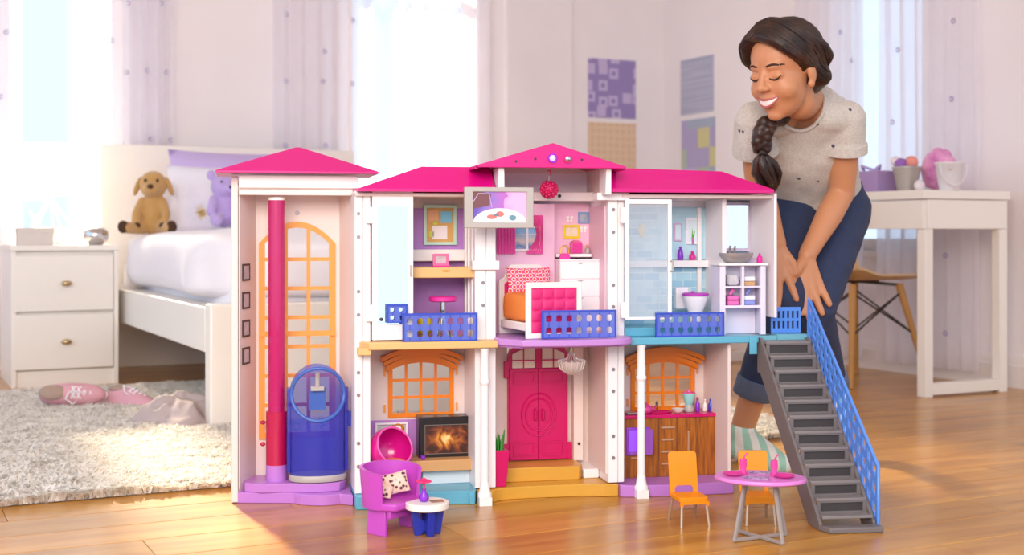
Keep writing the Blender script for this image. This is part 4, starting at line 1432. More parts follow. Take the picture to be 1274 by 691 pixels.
# ---- double front door
dv = VE - .02
door = part('front_door', MB().prism([(du0, dz0)] + [(du0 + (du1 - du0) * k / 24, dz1 - .020 + .020 * math.sqrt(max(0, 1 - ((k - 12) / 12.0) ** 2)) - (.012 if k in (0, 24) else 0)) for k in range(25)] + [(du1, dz0)], 'y', dv + .006, VE + .006), 'door_pink', house)
uc = (du0 + du1) / 2
for s in (-1, 1):
    a, b = (du0 + .003, uc - .0012) if s < 0 else (uc + .0012, du1 - .003)
    zt2 = hp(670, 459, dv)[1]
    leaf = part('door_leaf', MB().box(a, b, dv, dv + .006, dz0 + .002, zt2), 'door_pink', door, bevel=.001)
    mb = MB()
    for za, zb in ((dz0 + .012, dz0 + .045), (zt2 - .035, zt2 - .008)):
        mb.plate([a + .008, a + .012, b - .012, b - .008], [za, za + .004, zb - .004, zb], lambda i, j: not (i == 1 and j == 1), dv - .003, dv)
    # quarter-circle moulding that meets its twin across the two leaves
    zc = (dz0 + zt2) / 2
    cxm = b if s < 0 else a
    for rr in (.040, .030):
        arc = [(cxm + s * rr * math.sin(t), dv - .001, zc + rr * 1.25 * math.cos(t)) for t in [PI * k / 16 for k in range(17)]]
        mb.tube(arc, .0022, 6)
    part('moulding', mb, 'door_pink', leaf, smooth=40)
    part('pull', MB().tube([(cxm + s * .008, dv - .001, zc - .012), (cxm + s * .008, dv - .008, zc - .010), (cxm + s * .008, dv - .008, zc + .010), (cxm + s * .008, dv - .001, zc + .012)], .003, 8), 'door_pink', leaf)
    # two by two lights with an arched corner
    mat('door_glass', 'E9DAC8', .3)
    la, lb = (a + .006, b - .008) if s < 0 else (a + .008, b - .006)
    zb_ = zt2 + .002; zt3 = dz1 - .008
    pane = []
    k0 = [(la, zb_), (lb, zb_)]
    tops = []
    for k in range(9):
        uu = lb + (la - lb) * k / 8
        q = abs(uu - uc) / ((du1 - du0) / 2)
        tops.append((uu, zt3 - .030 * max(0, q - .2) ** 1.6))
    lt = part('door_light', MB().prism(k0 + tops, 'y', dv + .002, dv + .0058), 'door_glass', door)
    mb = MB().box((la + lb) / 2 - .0014, (la + lb) / 2 + .0014, dv, dv + .002, zb_, min(t[1] for t in tops) + .012).box(la, lb, dv, dv + .002, zb_ + .0165, zb_ + .0195)
    part('glazing_bar', mb, 'door_pink', lt)
mb = MB()
for x, zc in ((du0 - .004, dz1 - .06), (du0 - .004, dz0 + .02), (du1 + .004, dz0 + .02), (du1 + .004, dz1 - .05)):
    part('door_hinge', MB().box(x - .006, x + .006, dv + .004, dv + .012, zc - .02, zc + .02), 'door_pink', door, bevel=.001)

# ---- porch columns
def column(uu, vv):
    c = MB().box(uu - .014, uu + .014, vv - .014, vv + .014, 0, .018)
    c.lathe([(.0155, .018), (.0155, .026), (.0125, .030), (.0105, .042), (.0095, .05)], (uu, vv, 0), 16)
    c.lathe([(.0088, .05), (.0085, .265)], (uu, vv, 0), 16)
    c.lathe([(.0095, .265), (.012, .270), (.012, .274), (.0095, .278), (.0092, .340), (.011, .345), (.011, ZC - .001)], (uu, vv, 0), 16)
    part('column', c, 'edge_white', house, smooth=40)
column(hp(603, 560, -.004)[0], -.004)
column(hp(798, 560, -.004)[0] + .001, .0)

# ---- living room built-ins
u0, u1, z0, z1 = hr(461, 523, 519, 572, VB - .004)
pp = part('bookshelf_panel', MB().box(u0, u1 + .004, VB - .006, VB, z0, z1), 'paper_purple', house)
a0, a1, b0, b1 = hr(467, 526, 507, 552, VB - .008)
mat('shelf_grey', 'C8C0C4', .6)
sf = part('shelf_print', MB().box(a0 + .002, a1 - .002, VB - .0065, VB - .0055, b0, b1), 'shelf_grey', pp)
part('shelf_frame', MB().plate([a0, a0 + .004, a1 - .004, a1], [b0, b0 + .004, b1 - .004, b1], lambda i, j: not (i == 1 and j == 1), VB - .012, VB - .0055), 'edge_white', pp)
for k, (cc, hh) in enumerate((('B04048', .022), ('704890', .025), ('D0A030', .018), ('E8E0D0', .02), ('C87838', .016))):
    mat('spine_' + cc, cc, .7)
    part('book_print', MB().box(a0 + .008 + k * .005, a0 + .0125 + k * .005, VB - .009, VB - .0066, b0 + .006, b0 + .006 + hh), 'spine_' + cc, pp)
mat('clock_orange', 'D07818', .5)
uu, zz = hp(495, 534, VB - .01)
ck = part('clock_print', MB().tube([(uu + .0115 * math.cos(2 * PI * k / 20), VB - .009, zz + .0115 * math.sin(2 * PI * k / 20)) for k in range(21)], .0035, 6, cap=False), 'clock_orange', pp, smooth=80)
part('clock_face', MB().tube([(uu, VB - .0085, zz), (uu, VB - .0065, zz)], .010, 16), 'edge_white', pp)
# hearth
fv = .115
u0, u1, z0, z1 = hr(521, 519, 590, 573, fv)
fp = part('fireplace', MB().box(u0, u1, fv, VB - .002, z0, z1), 'black_frame', house, bevel=.002)
n = NT('fire_print')
g = n.coord((1, 1, 1))
nz = n.n('ShaderNodeTexNoise'); nz.inputs['Scale'].default_value = 30; nz.inputs['Detail'].default_value = 5; nz.inputs['Distortion'].default_value = 1.5
n.l(g, nz.inputs['Vector'])
sx = n.n('ShaderNodeSeparateXYZ'); n.l(g, sx.inputs[0])
uc_, zc_ = (u0 + u1) / 2, (z0 + z1) / 2
ds = n.n('ShaderNodeVectorMath', operation='DISTANCE'); n.l(n.coord((1.0, 0, 1.5)), ds.inputs[0]); ds.inputs[1].default_value = (uc_, 0, zc_ * 1.5)
mr = n.n('ShaderNodeMapRange'); mr.inputs[1].default_value = 0; mr.inputs[2].default_value = .05; mr.inputs[3].default_value = .32; mr.inputs[4].default_value = -.15; n.l(ds.outputs['Value'], mr.inputs[0])
ma = n.n('ShaderNodeMath', operation='ADD'); n.l(nz.outputs[0], ma.inputs[0]); n.l(mr.outputs[0], ma.inputs[1])
col = n.ramp(ma.outputs[0], [(.35, '3A1A10'), (.5, '6E3014'), (.62, 'A05820'), (.74, 'E09838'), (.85, 'F8D890')])
n.l(col, n.b.inputs['Base Color']); n.b.inputs['Roughness'].default_value = .4
fu0, fu1, fz0, fz1 = hr(529, 529, 582, 564, fv)
part('fire_picture', MB().box(fu0, fu1, fv - .0015, fv + .001, fz0, fz1), 'fire_print', fp)
mat('steel_trim', '9A9088', .3, metal=.8)
e = .0012
part('fire_trim', MB().plate([fu0 - e, fu0, fu1, fu1 + e], [fz0 - e, fz0, fz1, fz1 + e], lambda i, j: not (i == 1 and j == 1), fv - .002, fv), 'steel_trim', fp)
mat('shelf_tan', 'D09E68', .4, var=.06)
hb('mantel_bench', 505, 573, 593, 587, .075, .093, 'shelf_tan', bevel=.002)
u0, u1, z0, z1 = hr(526, 586, 590, 603, .10)
mat('plinth_white', 'DCE4EA', .4)
hbu('hearth_block', u0, u1, .10, VB - .001, Z1, z1 + .002, 'plinth_white')

# ---- kitchen built-ins
kv = .09
ku0, ku1, kz0, kz1 = hr(777, 520, 890, 589, kv)
cab = part('kitchen_cabinet', MB().box(PC1 + .001, ku1, kv, VB - .001, Z1 - .003, kz1), 'cabinet_wood', house, bevel=.001)
part('worktop', MB().box(PC1 + .001, ku1 + .002, kv - .004, VB - .002, kz1, kz1 + .008), 'counter_pink', cab, bevel=.001)
mat('handle_tan', 'D0A888', .35, metal=.4)
for x0, y0, x1, y1 in ((822, 531, 839, 533), (822, 546, 838, 548), (822, 561, 838, 563), (822, 576, 838, 578), (785, 569, 795, 571), (855, 536, 857, 562)):
    a, b, c, d = hr(x0, y0, x1, y1, kv)
    part('cabinet_handle', MB().box(a, b, kv - .004, kv, c, d), 'handle_tan', cab)
for x in (820, 842, 866):
    a = hp(x, 560, kv)[0]
    part('door_gap', MB().box(a - .0005, a + .0005, kv - .0004, kv + .001, Z1, kz1), 'screw_dark', cab)
a, b, c, d = hr(779, 532, 808, 567, kv)
ov = part('oven', MB().box(a, b, kv - .003, kv + .01, c, d), 'oven_violet', cab, bevel=.002)
mat('oven_glow', 'A060F0', .3, emit='8A3CFF', estr=.35)
part('oven_window', MB().box(a + .006, b - .014, kv - .005, kv - .0025, c + .010, d - .006), 'oven_glow', ov)
part('oven_door', MB().prism(rrect(a + .024, b + .004, c + .003, d - .003, .005), 'y', kv - .014, kv - .0055), 'cover_violet', ov)
part('oven_tray', MB().box(a + .006, b - .014, kv - .009, kv - .005, c + .004, c + .010), 'cover_violet', ov)
# sink set into the worktop and its tap
u, z = hp(820, 517, kv + .03)
part('sink_rim', MB().lathe([(.030, 0), (.032, .003), (.028, .004), (.024, .001)], (u, kv + .03, kz1 + .008), 20, 1, .6), 'counter_pink', cab, smooth=50)
tp = [(u + .004, kv + .055, kz1 + .008), (u + .004, kv + .055, kz1 + .026), (u + .002, kv + .050, kz1 + .032), (u - .003, kv + .044, kz1 + .030), (u - .004, kv + .040, kz1 + .024)]
part('tap', MB().tube(tp, .0024, 8), 'chrome', cab, smooth=60)

# ---- tower: three-sided bay, big arched window, pole
tw = TU1 - TU0
TB = TV0 + .09
ta, tb, tz0, tzt = hr(322, 276, 417, 545, TB - .003)
tu0, tu1 = ta, tb
zsp = hp(370, 303, TB - .003)[1]
rise_ = tzt - zsp
opT, wT = arched_window(tu0, tu1, tz0, zsp, rise_, TB - .006, 3, 7, 'plastic_orange_light', bar=.0085, frame=.014, name='tower_window', label='tall arched orange window of the tower')
ur_, zr_ = hp(380, 415, TB - .008)
part('tower_crossbar', MB().box(tu0, tu1, TB - .011, TB - .006, zr_ - .006, zr_ + .006), 'plastic_orange_light', wT)
TH = .715
mat('tower_blush', 'EBDAD6', .45, var=.02)
part('tower_back', wall_with_arch(tu0 - .006, tu1 + .010, TB, TB + .006, 0, TH, [opT]), 'tower_blush', house)
bl = tu0 - .006; br = tu1 + .010
part('tower_side', MB().hexa([(TU0 + .003, TV0 + .002, 0), (bl, TB, 0), (bl, TB + .006, 0), (TU0 - .001, TV0 + .008, 0), (TU0 + .003, TV0 + .002, TH), (bl, TB, TH), (bl, TB + .006, TH), (TU0 - .001, TV0 + .008, TH)]), 'tower_blush', house)
part('tower_side', MB().hexa([(TU1, TV0 + .03, 0), (br, TB, 0), (br, TB + .006, 0), (TU1 + .004, TV0 + .04, 0), (TU1, TV0 + .03, TH), (br, TB, TH), (br, TB + .006, TH), (TU1 + .004, TV0 + .04, TH)]), 'tower_blush', house)
wo = hp(288, 400, TV0)[0]; wi = hp(297, 400, TV0)[0]
part('tower_edge', MB().box(wo, wi - .0012, TV0 - .006, TV0 + .06, 0.002, hp(290, 220, TV0)[1]), 'tower_blush', house, bevel=.002)
part('tower_edge', MB().box(wi, TU0 + .003, TV0 - .002, TV0 + .002, .03, TH), 'edge_white', house, bevel=.001)
# four framed photos on the angled side
from_l, to_l = Vector((TU0 + .003, TV0 + .002)), Vector((bl, TB))
mat('photo_frame', '4A3A34', .5); mat('photo_print', 'C8B4BC', .6, var=.45, vscale=70)
dirL = (to_l - from_l).normalized()
ang = math.atan2(dirL.y, dirL.x)
for py in (339, 374, 409, 443):
    u, z = hp(306, py, TV0 + .03)
    tpos = from_l + dirL * .034
    M_ = Matrix.Translation((tpos.x, tpos.y, z)) @ Matrix.Rotation(ang, 4, 'Z')
    hw = .020
    f = part('photo', MB().plate([-hw, -hw + .004, hw - .004, hw], [-.019, -.015, .015, .019], lambda i, j: not (i == 1 and j == 1), -.003, 0).xf(M_), 'photo_frame', house)
    part('photo_print', MB().box(-hw + .004, hw - .004, -.0018, -.0004, -.015, .015).xf(M_), 'photo_print', f)
# fascia and roof of the tower
fa, fb, fz0, fz1 = hr(297, 219, 445, 243, TV0 - .012)
part('tower_fascia', MB().prism([(TV0 - .012, fz0), (TV0 - .016, fz0 + .012), (TV0 - .024, fz0 + .016), (TV0 - .024, fz1), (TV0 + .01, fz1), (TV0 + .01, fz0)], 'x', fa, fb), 'edge_white', house, bevel=.001)
hbu('tower_ceiling', TU0, TU1, TV0, TB, TH - .02, TH - .012, 'tower_blush', bevel=None)
ra, zra = hp(268, 214, TV0 - .06); rb, zrb = hp(471, 214, TV0 - .06); rc, zrc = hp(371, 183, TV0 + .03)
roof_hip('tower_roof', ra, rb, TV0 - .06, TB + .06, (zra + zrb) / 2 - .003, zrc, rc - .004, rc + .004, TV0 + .04, .005)
u, z = hp(370, 265, TB - .003)
part('screw', MB().tube([(u, TB - .003, z), (u, TB, z)], .005, 12), 'screw', house)
# base
pv = TV0
pts = [(TU0 - .004, TB + .006), (TU0 - .004, pv - .004)]
cu = hp(366, 612, .09)[0]
pts += [(cu - .01, pv - .032), (cu, pv - .036)]
for k in range(9):
    t = k / 8
    pts.append((cu + .01 + t * .09, pv - .052 - .022 * math.sin(t * PI * .8)))
pts += [(TU1 - .012, pv - .078), (PA1 - .036, pv - .086), (PA1 - .036, .10), (TU1 + .02, TB + .006)]
slab('tower_base', pts, 0, .024, 'plastic_purple')
slab('tower_base', [(TU0 + .014, TB - .004), (TU0 + .014, pv + .0), (TU0 + .05, pv - .024), (cu + .005, pv - .030), (cu + .05, pv - .045), (cu + .10, pv - .036), (TU1 - .012, pv - .010), (TU1 - .012, TB - .004)], .024, .044, 'plastic_purple')
# pole
pu, _ = hp(344, 450, pv + .02)
pz1 = hp(344, 246, pv + .02)[1]; pzm = hp(344, 512, pv + .02)[1]; pzb = hp(344, 578, pv + .02)[1]
c_ = (pu, pv + .02, 0)
pole = part('pole_socket', MB().lathe([(.0235, .044), (.0235, pzb)], c_, 24), 'plastic_purple', house, smooth=40)
part('pole_sleeve', MB().lathe([(.0235, pzb), (.0235, pzm), (.0225, pzm + .001)], c_, 24), 'pole_red', pole, smooth=40)
part('pole', MB().lathe([(.0185, pzm), (.0185, pz1 - .006)], c_, 24), 'pole_magenta', pole, smooth=40)
part('pole_cap', MB().lathe([(.0190, pz1 - .006), (.0190, pz1), (.015, pz1 + .002)], c_, 24), 'edge_white', pole, smooth=40)
for py in (526, 553):
    u, z = hp(327, py, pv + .02)
    part('pole_peg', MB().ell((u, pv + .02, z), (.006, .006, .005), 10), 'pole_red', pole, smooth=80)
# elevator car
ev = pv - .005
eu, _ = hp(395, 520, ev)
er = .064
ez0 = hp(395, 596, ev - .05)[1] - .004; ezt = hp(395, 491, ev)[1]
rz_ = er * .62
car = part('elevator_floor', MB().lathe([(er * .97, .046), (er, .049), (er, .058), (er * .96, .060)], (eu, ev, 0), 40, 1, .62), 'tv_grey', house, smooth=40)
def carwall(a, b):
    an = PI * (1.0 + a)
    top_ = ezt
    return (eu + er * .96 * math.cos(an), ev + rz_ * .96 * math.sin(an), .060 + b * (ezt - .060))
def carwall_top(a, b):
    an = PI * (1.0 + a)
    x = er * .96 * math.cos(an)
    lo = ezt
    hi = ezt
    return (eu + x, ev + rz_ * .96 * math.sin(an), lo + b * (hi - lo))
ring_c = hp(395, 489, ev)[1]
ring_r = .0585
def front(a, b):
    an = PI * (1.06 + .88 * a)
    x = er * .96 * math.cos(an)
    # lower curved front stops at the round opening
    low = ring_c - math.sqrt(max(0.0, ring_r ** 2 - x * x)) if abs(x) < ring_r else ring_c
    return (eu + x, ev + rz_ * .96 * math.sin(an), .060 + b * (low - .060))
part('elevator_front', MB().grid(30, 8, front), 'car_blue', car, smooth=60)
def back(a, b):
    an = PI * a
    x = er * .96 * math.cos(an)
    hi = ring_c + math.sqrt(max(0.0, (er * .97) ** 2 - x * x))
    return (eu + x, ev + rz_ * .9 * math.sin(an), .060 + b * (hi - .060))
part('elevator_back', MB().grid(30, 10, back), 'car_blue', car, smooth=60)
rp = []
for k in range(41):
    t = 2 * PI * k / 40
    x, z = ring_r * math.cos(t), ring_r * math.sin(t)
    rp.append((eu + x, ev - rz_ * math.sqrt(max(0.0, 1 - (x / er) ** 2)) * .98, ring_c + z))
part('elevator_ring', MB().tube(rp, .0042, 8, cap=False), 'car_blue_light', car, smooth=80)
mb = MB()
for s in (-1, 1):
    mb.box(eu + s * er - .004, eu + s * er + .004, ev - .012, ev + .02, .066, ring_c + .012)
mb.box(eu + er + .002, eu + er + .011, ev - .01, ev + .012, .165, .198)
part('elevator_guide', mb, 'car_blue', car, bevel=.001)
mb = MB().box(eu - .019, eu + .019, ev + .010, ev + .014, ring_c - .040, ring_c + .010)
part('elevator_panel', mb, 'car_blue_light', car)
mb = MB().tube([(eu, ev + .002, ring_c + .012), (eu, ev + .002, ring_c + .045)], .0052, 10)
mb.box(eu - .015, eu + .015, ev - .002, ev + .008, ring_c + .004, ring_c + .014)
part('elevator_hook', mb, 'tv_grey', car, bevel=.001)

# ================================================================== TOY FURNITURE AND TRINKETS
def toy(name, label, cat, u, v, z, rz=0.0, group=None):
    return thing(name, label, cat, H(u, v, z), HA + rz, group)

# ---- hanging lamps (fixed to the house)
u, z = hp(683, 236, .04)
pl = part('pendant_lamp', MB().tube([(u, .04, z + .020), (u, .04, z + .035)], .002, 8), 'tv_grey', house)
mb = MB().ell((u, .04, z), .0175, 16)
for i in range(60):
    yy = 1 - 2 * (i + .5) / 60
    r = math.sqrt(1 - yy * yy)
    a = i * 2.39996
    mb.ell((u + .0185 * r * math.cos(a), .04 + .0185 * r * math.sin(a), z + .0185 * yy), .0038, 6)
part('bead_globe', mb, 'bead_pink', pl, smooth=80)
part('hook', MB().tube([(u, .04, z + .03), (u + .004, .04, z + .036), (u + .002, .04, z + .044), (u - .003, .04, z + .042)], .0016, 6), 'bead_pink', pl)
u, z = hp(711, 452, .02)
mat('clear_crystal', 'F4E8E4', .05, alpha=.45, coat=.5)
cd = part('chandelier', MB().lathe([(.003, .020), (.005, .026), (.003, .034), (.006, .038), (.003, .042)], (u, .02, z), 14), 'brass', house, smooth=50)
mb = MB()
for k in range(14):
    a = 2 * PI * k / 14
    mb.tube([(u + .004 * math.cos(a), .02 + .004 * math.sin(a), z + .026), (u + .012 * math.cos(a), .02 + .012 * math.sin(a), z + .010), (u + .031 * math.cos(a), .02 + .031 * math.sin(a), z + .006)], .0013, 5)
    mb.tube([(u + .031 * math.cos(a), .02 + .031 * math.sin(a), z + .006), (u + .026 * math.cos(a), .02 + .026 * math.sin(a), z - .012), (u + .008 * math.cos(a), .02 + .008 * math.sin(a), z - .024)], .0026, 6)
part('crystal_arms', mb, 'clear_crystal', cd, smooth=60)
part('crystal_bowl', MB().lathe([(.003, -.026), (.012, -.024), (.024, -.012), (.029, .002), (.030, .004), (.022, -.010), (.010, -.021)], (u, .02, z), 24), 'clear_crystal', cd, smooth=60)

# ---- flat toy television on the front of the wall
tvv = -.062
u0, u1, z0, z1 = hr(578, 233, 664, 284, tvv)
tv = thing('toy_television', 'grey toy television mounted between closet and pink bedroom', 'television', H((u0 + u1) / 2, tvv, z0), HA)
w2_, hh = (u1 - u0) / 2, z1 - z0
fx, fz = .019, .0125
part('casing', MB().plate([-w2_, -w2_ + fx, w2_ - fx + .004, w2_], [0, fz, hh - fz * .8, hh], lambda i, j: not (i == 1 and j == 1), 0, .012), 'tv_grey', tv, bevel=.0015)
part('back', MB().box(-w2_ + .003, w2_ - .003, .007, .0125, .003, hh - .003), 'tv_grey', tv)
part('wall_arm', MB().box(-.016, .010, .0125, .086, .03, .05), 'tv_grey', tv)
sx0, sx1, sz0, sz1 = -w2_ + fx, w2_ - fx + .004, fz, hh - fz * .8
n = NT('stage_print')
nz = n.n('ShaderNodeTexNoise'); nz.inputs['Scale'].default_value = 45; nz.inputs['Detail'].default_value = 3
n.l(n.coord(), nz.inputs['Vector'])
sp_ = n.n('ShaderNodeSeparateXYZ'); n.l(n.coord(), sp_.inputs[0])
mr = n.n('ShaderNodeMapRange'); mr.inputs[1].default_value = sx0; mr.inputs[2].default_value = sx1; n.l(sp_.outputs[0], mr.inputs[0])
ma = n.n('ShaderNodeMath', operation='MULTIPLY_ADD'); n.l(nz.outputs[0], ma.inputs[0]); ma.inputs[1].default_value = .5; n.l(mr.outputs[0], ma.inputs[2])
n.l(n.ramp(ma.outputs[0], [(.25, '6E58B8'), (.55, '9A78CC'), (.85, 'C070C8'), (1.15 / 1.5, 'E094D8'), (1.0, 'E8B8E4')]), n.b.inputs['Base Color'])
n.b.inputs['Roughness'].default_value = .25
scr = part('screen', MB().box(sx0, sx1, .004, .0068, sz0, sz1), 'stage_print', tv)
mat('stage_white', 'E4EEF6', .3); mat('stage_brown', '7A4A50', .4); mat('stage_lilac', 'CDB6E8', .4); mat('stage_red', 'E07A74', .4); mat('stage_teal', '6E97A8', .4)
def ellpts(cx, cz, rx, rz, a0, a1, n_=24, clip=True):
    return [(min(max(cx + rx * math.cos(a0 + (a1 - a0) * k / n_), sx0), sx1), min(max(cz + rz * math.sin(a0 + (a1 - a0) * k / n_), sz0), sz1)) for k in range(n_ + 1)]
cxs = (sx0 + sx1) / 2
part('stage_shape', MB().prism(ellpts(cxs, sz0, (sx1 - sx0) * .495, (sz1 - sz0) * .46, 0, PI), 'y', .0034, .0041), 'stage_white', scr)
part('stage_shape', MB().prism([(sx0, sz0 + .030), (sx0, sz1), (sx0 + .022, sz1), (sx0 + .040, sz1 - .006), (sx0 + .036, sz0 + .036)], 'y', .0035, .0041), 'stage_brown', scr)
part('stage_shape', MB().tube([(sx0 + .001, .0036, sz0 + .045), (sx0 + .012, .0036, sz1 - .004), (sx0 + .035, .0036, sz1 - .002), (sx0 + .042, .0036, sz0 + .032)], .0009, 6), 'stage_lilac', scr)
for px_, pz_, rx_, rz_2, mm in ((-.018, .012, .011, .005, 'stage_red'), (.0, .018, .009, .006, 'stage_red'), (-.008, .016, .006, .003, 'stage_teal'), (.028, .010, .008, .006, 'stage_teal')):
    part('stage_shape', MB().prism([(cxs + px_ + rx_ * math.cos(t), sz0 + pz_ + rz_2 * math.sin(t)) for t in [2 * PI * k / 16 for k in range(16)]], 'y', .0028, .0034), mm, scr)

# ---- pink bedroom: bed
mat('bed_white', 'F6EFEA', .4); mat('bed_pink', 'E22A78', .5, var=.05)
n = NT('sheet_red'); v = n.n('ShaderNodeTexVoronoi'); v.inputs['Scale'].default_value = 84; v.inputs['Randomness'].default_value = 0
n.l(n.coord((1, 0, 1), rot=(0, PI / 4, 0)), v.inputs['Vector']); n.l(n.ramp(v.outputs['Distance'], [(.0, 'E84838'), (.22, 'E84838'), (.26, 'F6D8DC'), (.42, 'E8487C')], 'CONSTANT'), n.b.inputs['Base Color']); n.b.inputs['Roughness'].default_value = .7
n = NT('blanket_orange'); v = n.n('ShaderNodeTexVoronoi'); v.inputs['Scale'].default_value = 70; v.inputs['Randomness'].default_value = .15
n.l(n.coord(), v.inputs['Vector']); n.l(n.ramp(v.outputs['Distance'], [(.15, 'E0602C'), (.5, 'EE8A3C')]), n.b.inputs['Base Color']); n.b.inputs['Roughness'].default_value = .75
fu0, fu1, fz0, fz1 = hr(653, 350, 727, 418, -.035)
bz = Z2 + .0045
tb_ = toy('toy_bed', 'toy bed with orange blanket and quilted pink footboard', 'toy bed', (fu0 + fu1) / 2, -.035, bz, .20)
hw = (fu1 - fu0) / 2
ft = .124
fo = part('footboard', MB().plate([-hw, -hw + .012, hw - .012, hw], [0, .012, ft - .013, ft], lambda i, j: not (i == 1 and j == 1), 0, .010), 'bed_white', tb_, bevel=.002)
def quilt(a, b):
    x = -hw + .012 + a * (2 * hw - .024); z = .012 + b * (ft - .025)
    return (x, .004 - .0035 * abs(math.sin(a * PI * 4)) ** .5 * abs(math.sin(b * PI * 4)) ** .5, z)
part('quilted_panel', MB().grid(40, 40, quilt, (0, .004, 0)), 'bed_pink', fo, smooth=60)
hx = hw - .002; ht = .160
prof = [(-hx, 0), (-hx, ht - .035), (-hx + .012, ht - .030), (-hx + .022, ht - .006), (-hx + .030, ht), (hx - .030, ht), (hx - .022, ht - .006), (hx - .012, ht - .030), (hx, ht - .035), (hx, 0)]
ho = part('headboard', MB().prism(prof, 'y', .158, .168), 'bed_white', tb_, bevel=.002)
part('headboard_panel', MB().prism([(-hx + .012, .06), (-hx + .012, ht - .044), (-hx + .026, ht - .036), (-hx + .034, ht - .012), (hx - .034, ht - .012), (hx - .026, ht - .036), (hx - .012, ht - .044), (hx - .012, .06)], 'y', .155, .159), 'bed_pink', ho)
part('bed_rail', MB().box(-hw + .004, hw - .004, .010, .158, .016, .034), 'bed_white', tb_, bevel=.002)
o = part('blanket', super_ell(MB(), (0, .083, .066), (hw - .004, .0745, .032), .28, 48, 20, .002, 2, 40), 'blanket_orange', tb_, smooth=80)
m = Matrix.Translation((0, .137, .122)) @ Matrix.Rotation(-.22, 4, 'X')
part('pillow', pillow(MB(), .112, .062, .022, 12, m), 'sheet_red', tb_, smooth=80)

# dresser, handbag, jewellery chest, bottle
du0_, du1_, dz0_, dz1_ = hr(697, 323, 747, 390, .095)
ds_ = toy('toy_dresser', 'white four drawer toy dresser behind the bed footboard', 'toy dresser', (du0_ + du1_) / 2, .095, bz)
hw = (du1_ - du0_) / 2
dh = dz1_ - bz
mat('toy_white', 'F0E6EE', .4)
part('body', MB().box(-hw, hw, .003, .06, 0, dh - .003), 'toy_white', ds_)
part('top', MB().box(-hw - .001, hw + .001, .0, .061, dh - .003, dh), 'edge_white', ds_)
q = (dh - .008) / 4
for k in range(4):
    d = part('drawer', MB().box(-hw + .001, hw - .001, 0, .004, .004 + k * q, .004 + (k + 1) * q - .0015), 'edge_white', ds_, bevel=.001)
    part('pull', MB().prism([(-.008 + .016 * t / 8, .004 + (k + 1) * q - .003 - .004 * math.sin(PI * t / 8)) for t in range(9)], 'y', -.0012, .0), 'tv_grey', d)
u, z = hp(704, 323, .105)
bg = toy('toy_handbag', 'tiny hot pink handbag on the white dresser', 'toy handbag', u, .115, dz1_)
mat('hot_pink', 'E0309A', .35); mat('toy_gold', 'E0A850', .35, metal=.5); mat('toy_rose', 'E8609C', .4)
part('bag', MB().hexa([(-.013, -.005, 0), (.013, -.005, 0), (.013, .005, 0), (-.013, .005, 0), (-.010, -.004, .014), (.010, -.004, .014), (.010, .004, .014), (-.010, .004, .014)]), 'hot_pink', bg, bevel=.001)
part('bag_handle', MB().tube([(-.009, 0, .013), (-.009, 0, .024), (-.004, 0, .031), (.004, 0, .031), (.009, 0, .024), (.009, 0, .013)], .0022, 6), 'toy_gold', bg, smooth=60)
u, z = hp(718, 316, VE - .03)
jc = toy('jewellery_chest', 'pink toy jewellery chest on the bedroom wall shelf', 'toy chest', u, VE - .030, hp(718, 316, VE - .045)[1] + .0005)
part('chest', MB().box(-.013, .013, 0, .02, 0, .026), 'toy_rose', jc, bevel=.001)
for k in range(3):
    part('drawer', MB().box(-.011, .011, -.002, .0005, .0015 + k * .008, .008 + k * .008), 'hot_pink', jc)
part('lid', MB().prism([(-.013 + .026 * t / 10, .0265 + .005 * math.sin(PI * t / 10)) for t in range(11)], 'y', 0, .02), 'toy_rose', jc)
u, z = hp(732, 316, VE - .03)
o = toy('perfume_bottle', 'tiny grey perfume bottle at the end of the bedroom shelf', 'toy bottle', u, VE - .022, hp(718, 316, VE - .045)[1] + .0005)
part('flask', MB().lathe([(.005, 0), (.006, .004), (.005, .011), (.002, .014)], n=12), 'tv_grey', o, smooth=60)
part('stopper', MB().ell((0, 0, .018), .0035, 10), 'toy_gold', o, smooth=80)

# ---- closet room: photo stand, stool, yellow pouffe
zd = hp(555, 333, .05)[1]
u, z = hp(549, 333, .07)
pf = toy('photo_stand', 'small pink photo frame standing on the fold down desk', 'toy frame', u, .075, zd + .0005)
part('stand_foot', MB().box(-.019, .019, -.012, .010, 0, .003), 'hot_pink', pf)
m = Matrix.Rotation(-.12, 4, 'X')
part('frame', MB().plate([-.018, -.012, .012, .018], [.003, .008, .025, .030], lambda i, j: not (i == 1 and j == 1), -.003, .003).xf(m), 'toy_rose', pf)
part('photo', MB().box(-.012, .012, -.001, .0015, .008, .025).xf(m), 'photo_print', pf)
u, z = hp(551, 392, .05)
st = toy('vanity_stool', 'toy vanity stool with pink round seat and silver base', 'toy stool', u, .052, Z2 + .0005)
part('seat', MB().lathe([(.028, .083), (.031, .085), (.031, .093), (.028, .095)], n=28), 'hot_pink', st, smooth=40)
mb = MB().tube([(0, 0, .05), (0, 0, .083)], .006, 10)
for k in range(6):
    a = 2 * PI * k / 6
    mb.tube([(0, 0, .062), (.010 * math.cos(a), .010 * math.sin(a), .03), (.022 * math.cos(a), .022 * math.sin(a), 0)], .0026, 6)
mb.lathe([(.022, 0), (.024, .002), (.022, .004)], n=24)
part('base', mb, 'chrome', st, smooth=60)
mat('toy_yellow', 'D8C020', .45)
u, z = hp(528, 395, .06)
o = toy('yellow_pouffe', 'yellow rounded toy pouffe behind the blue closet railing', 'toy stool', u, .06, Z2 + .0005)
part('cushion', MB().lathe([(.012, .010), (.016, .014), (.016, .040), (.012, .047), (.004, .0485)], n=20), 'toy_yellow', o, smooth=60)
part('base', MB().lathe([(.010, 0), (.011, .010)], n=20), 'plastic_tan', o, smooth=60)

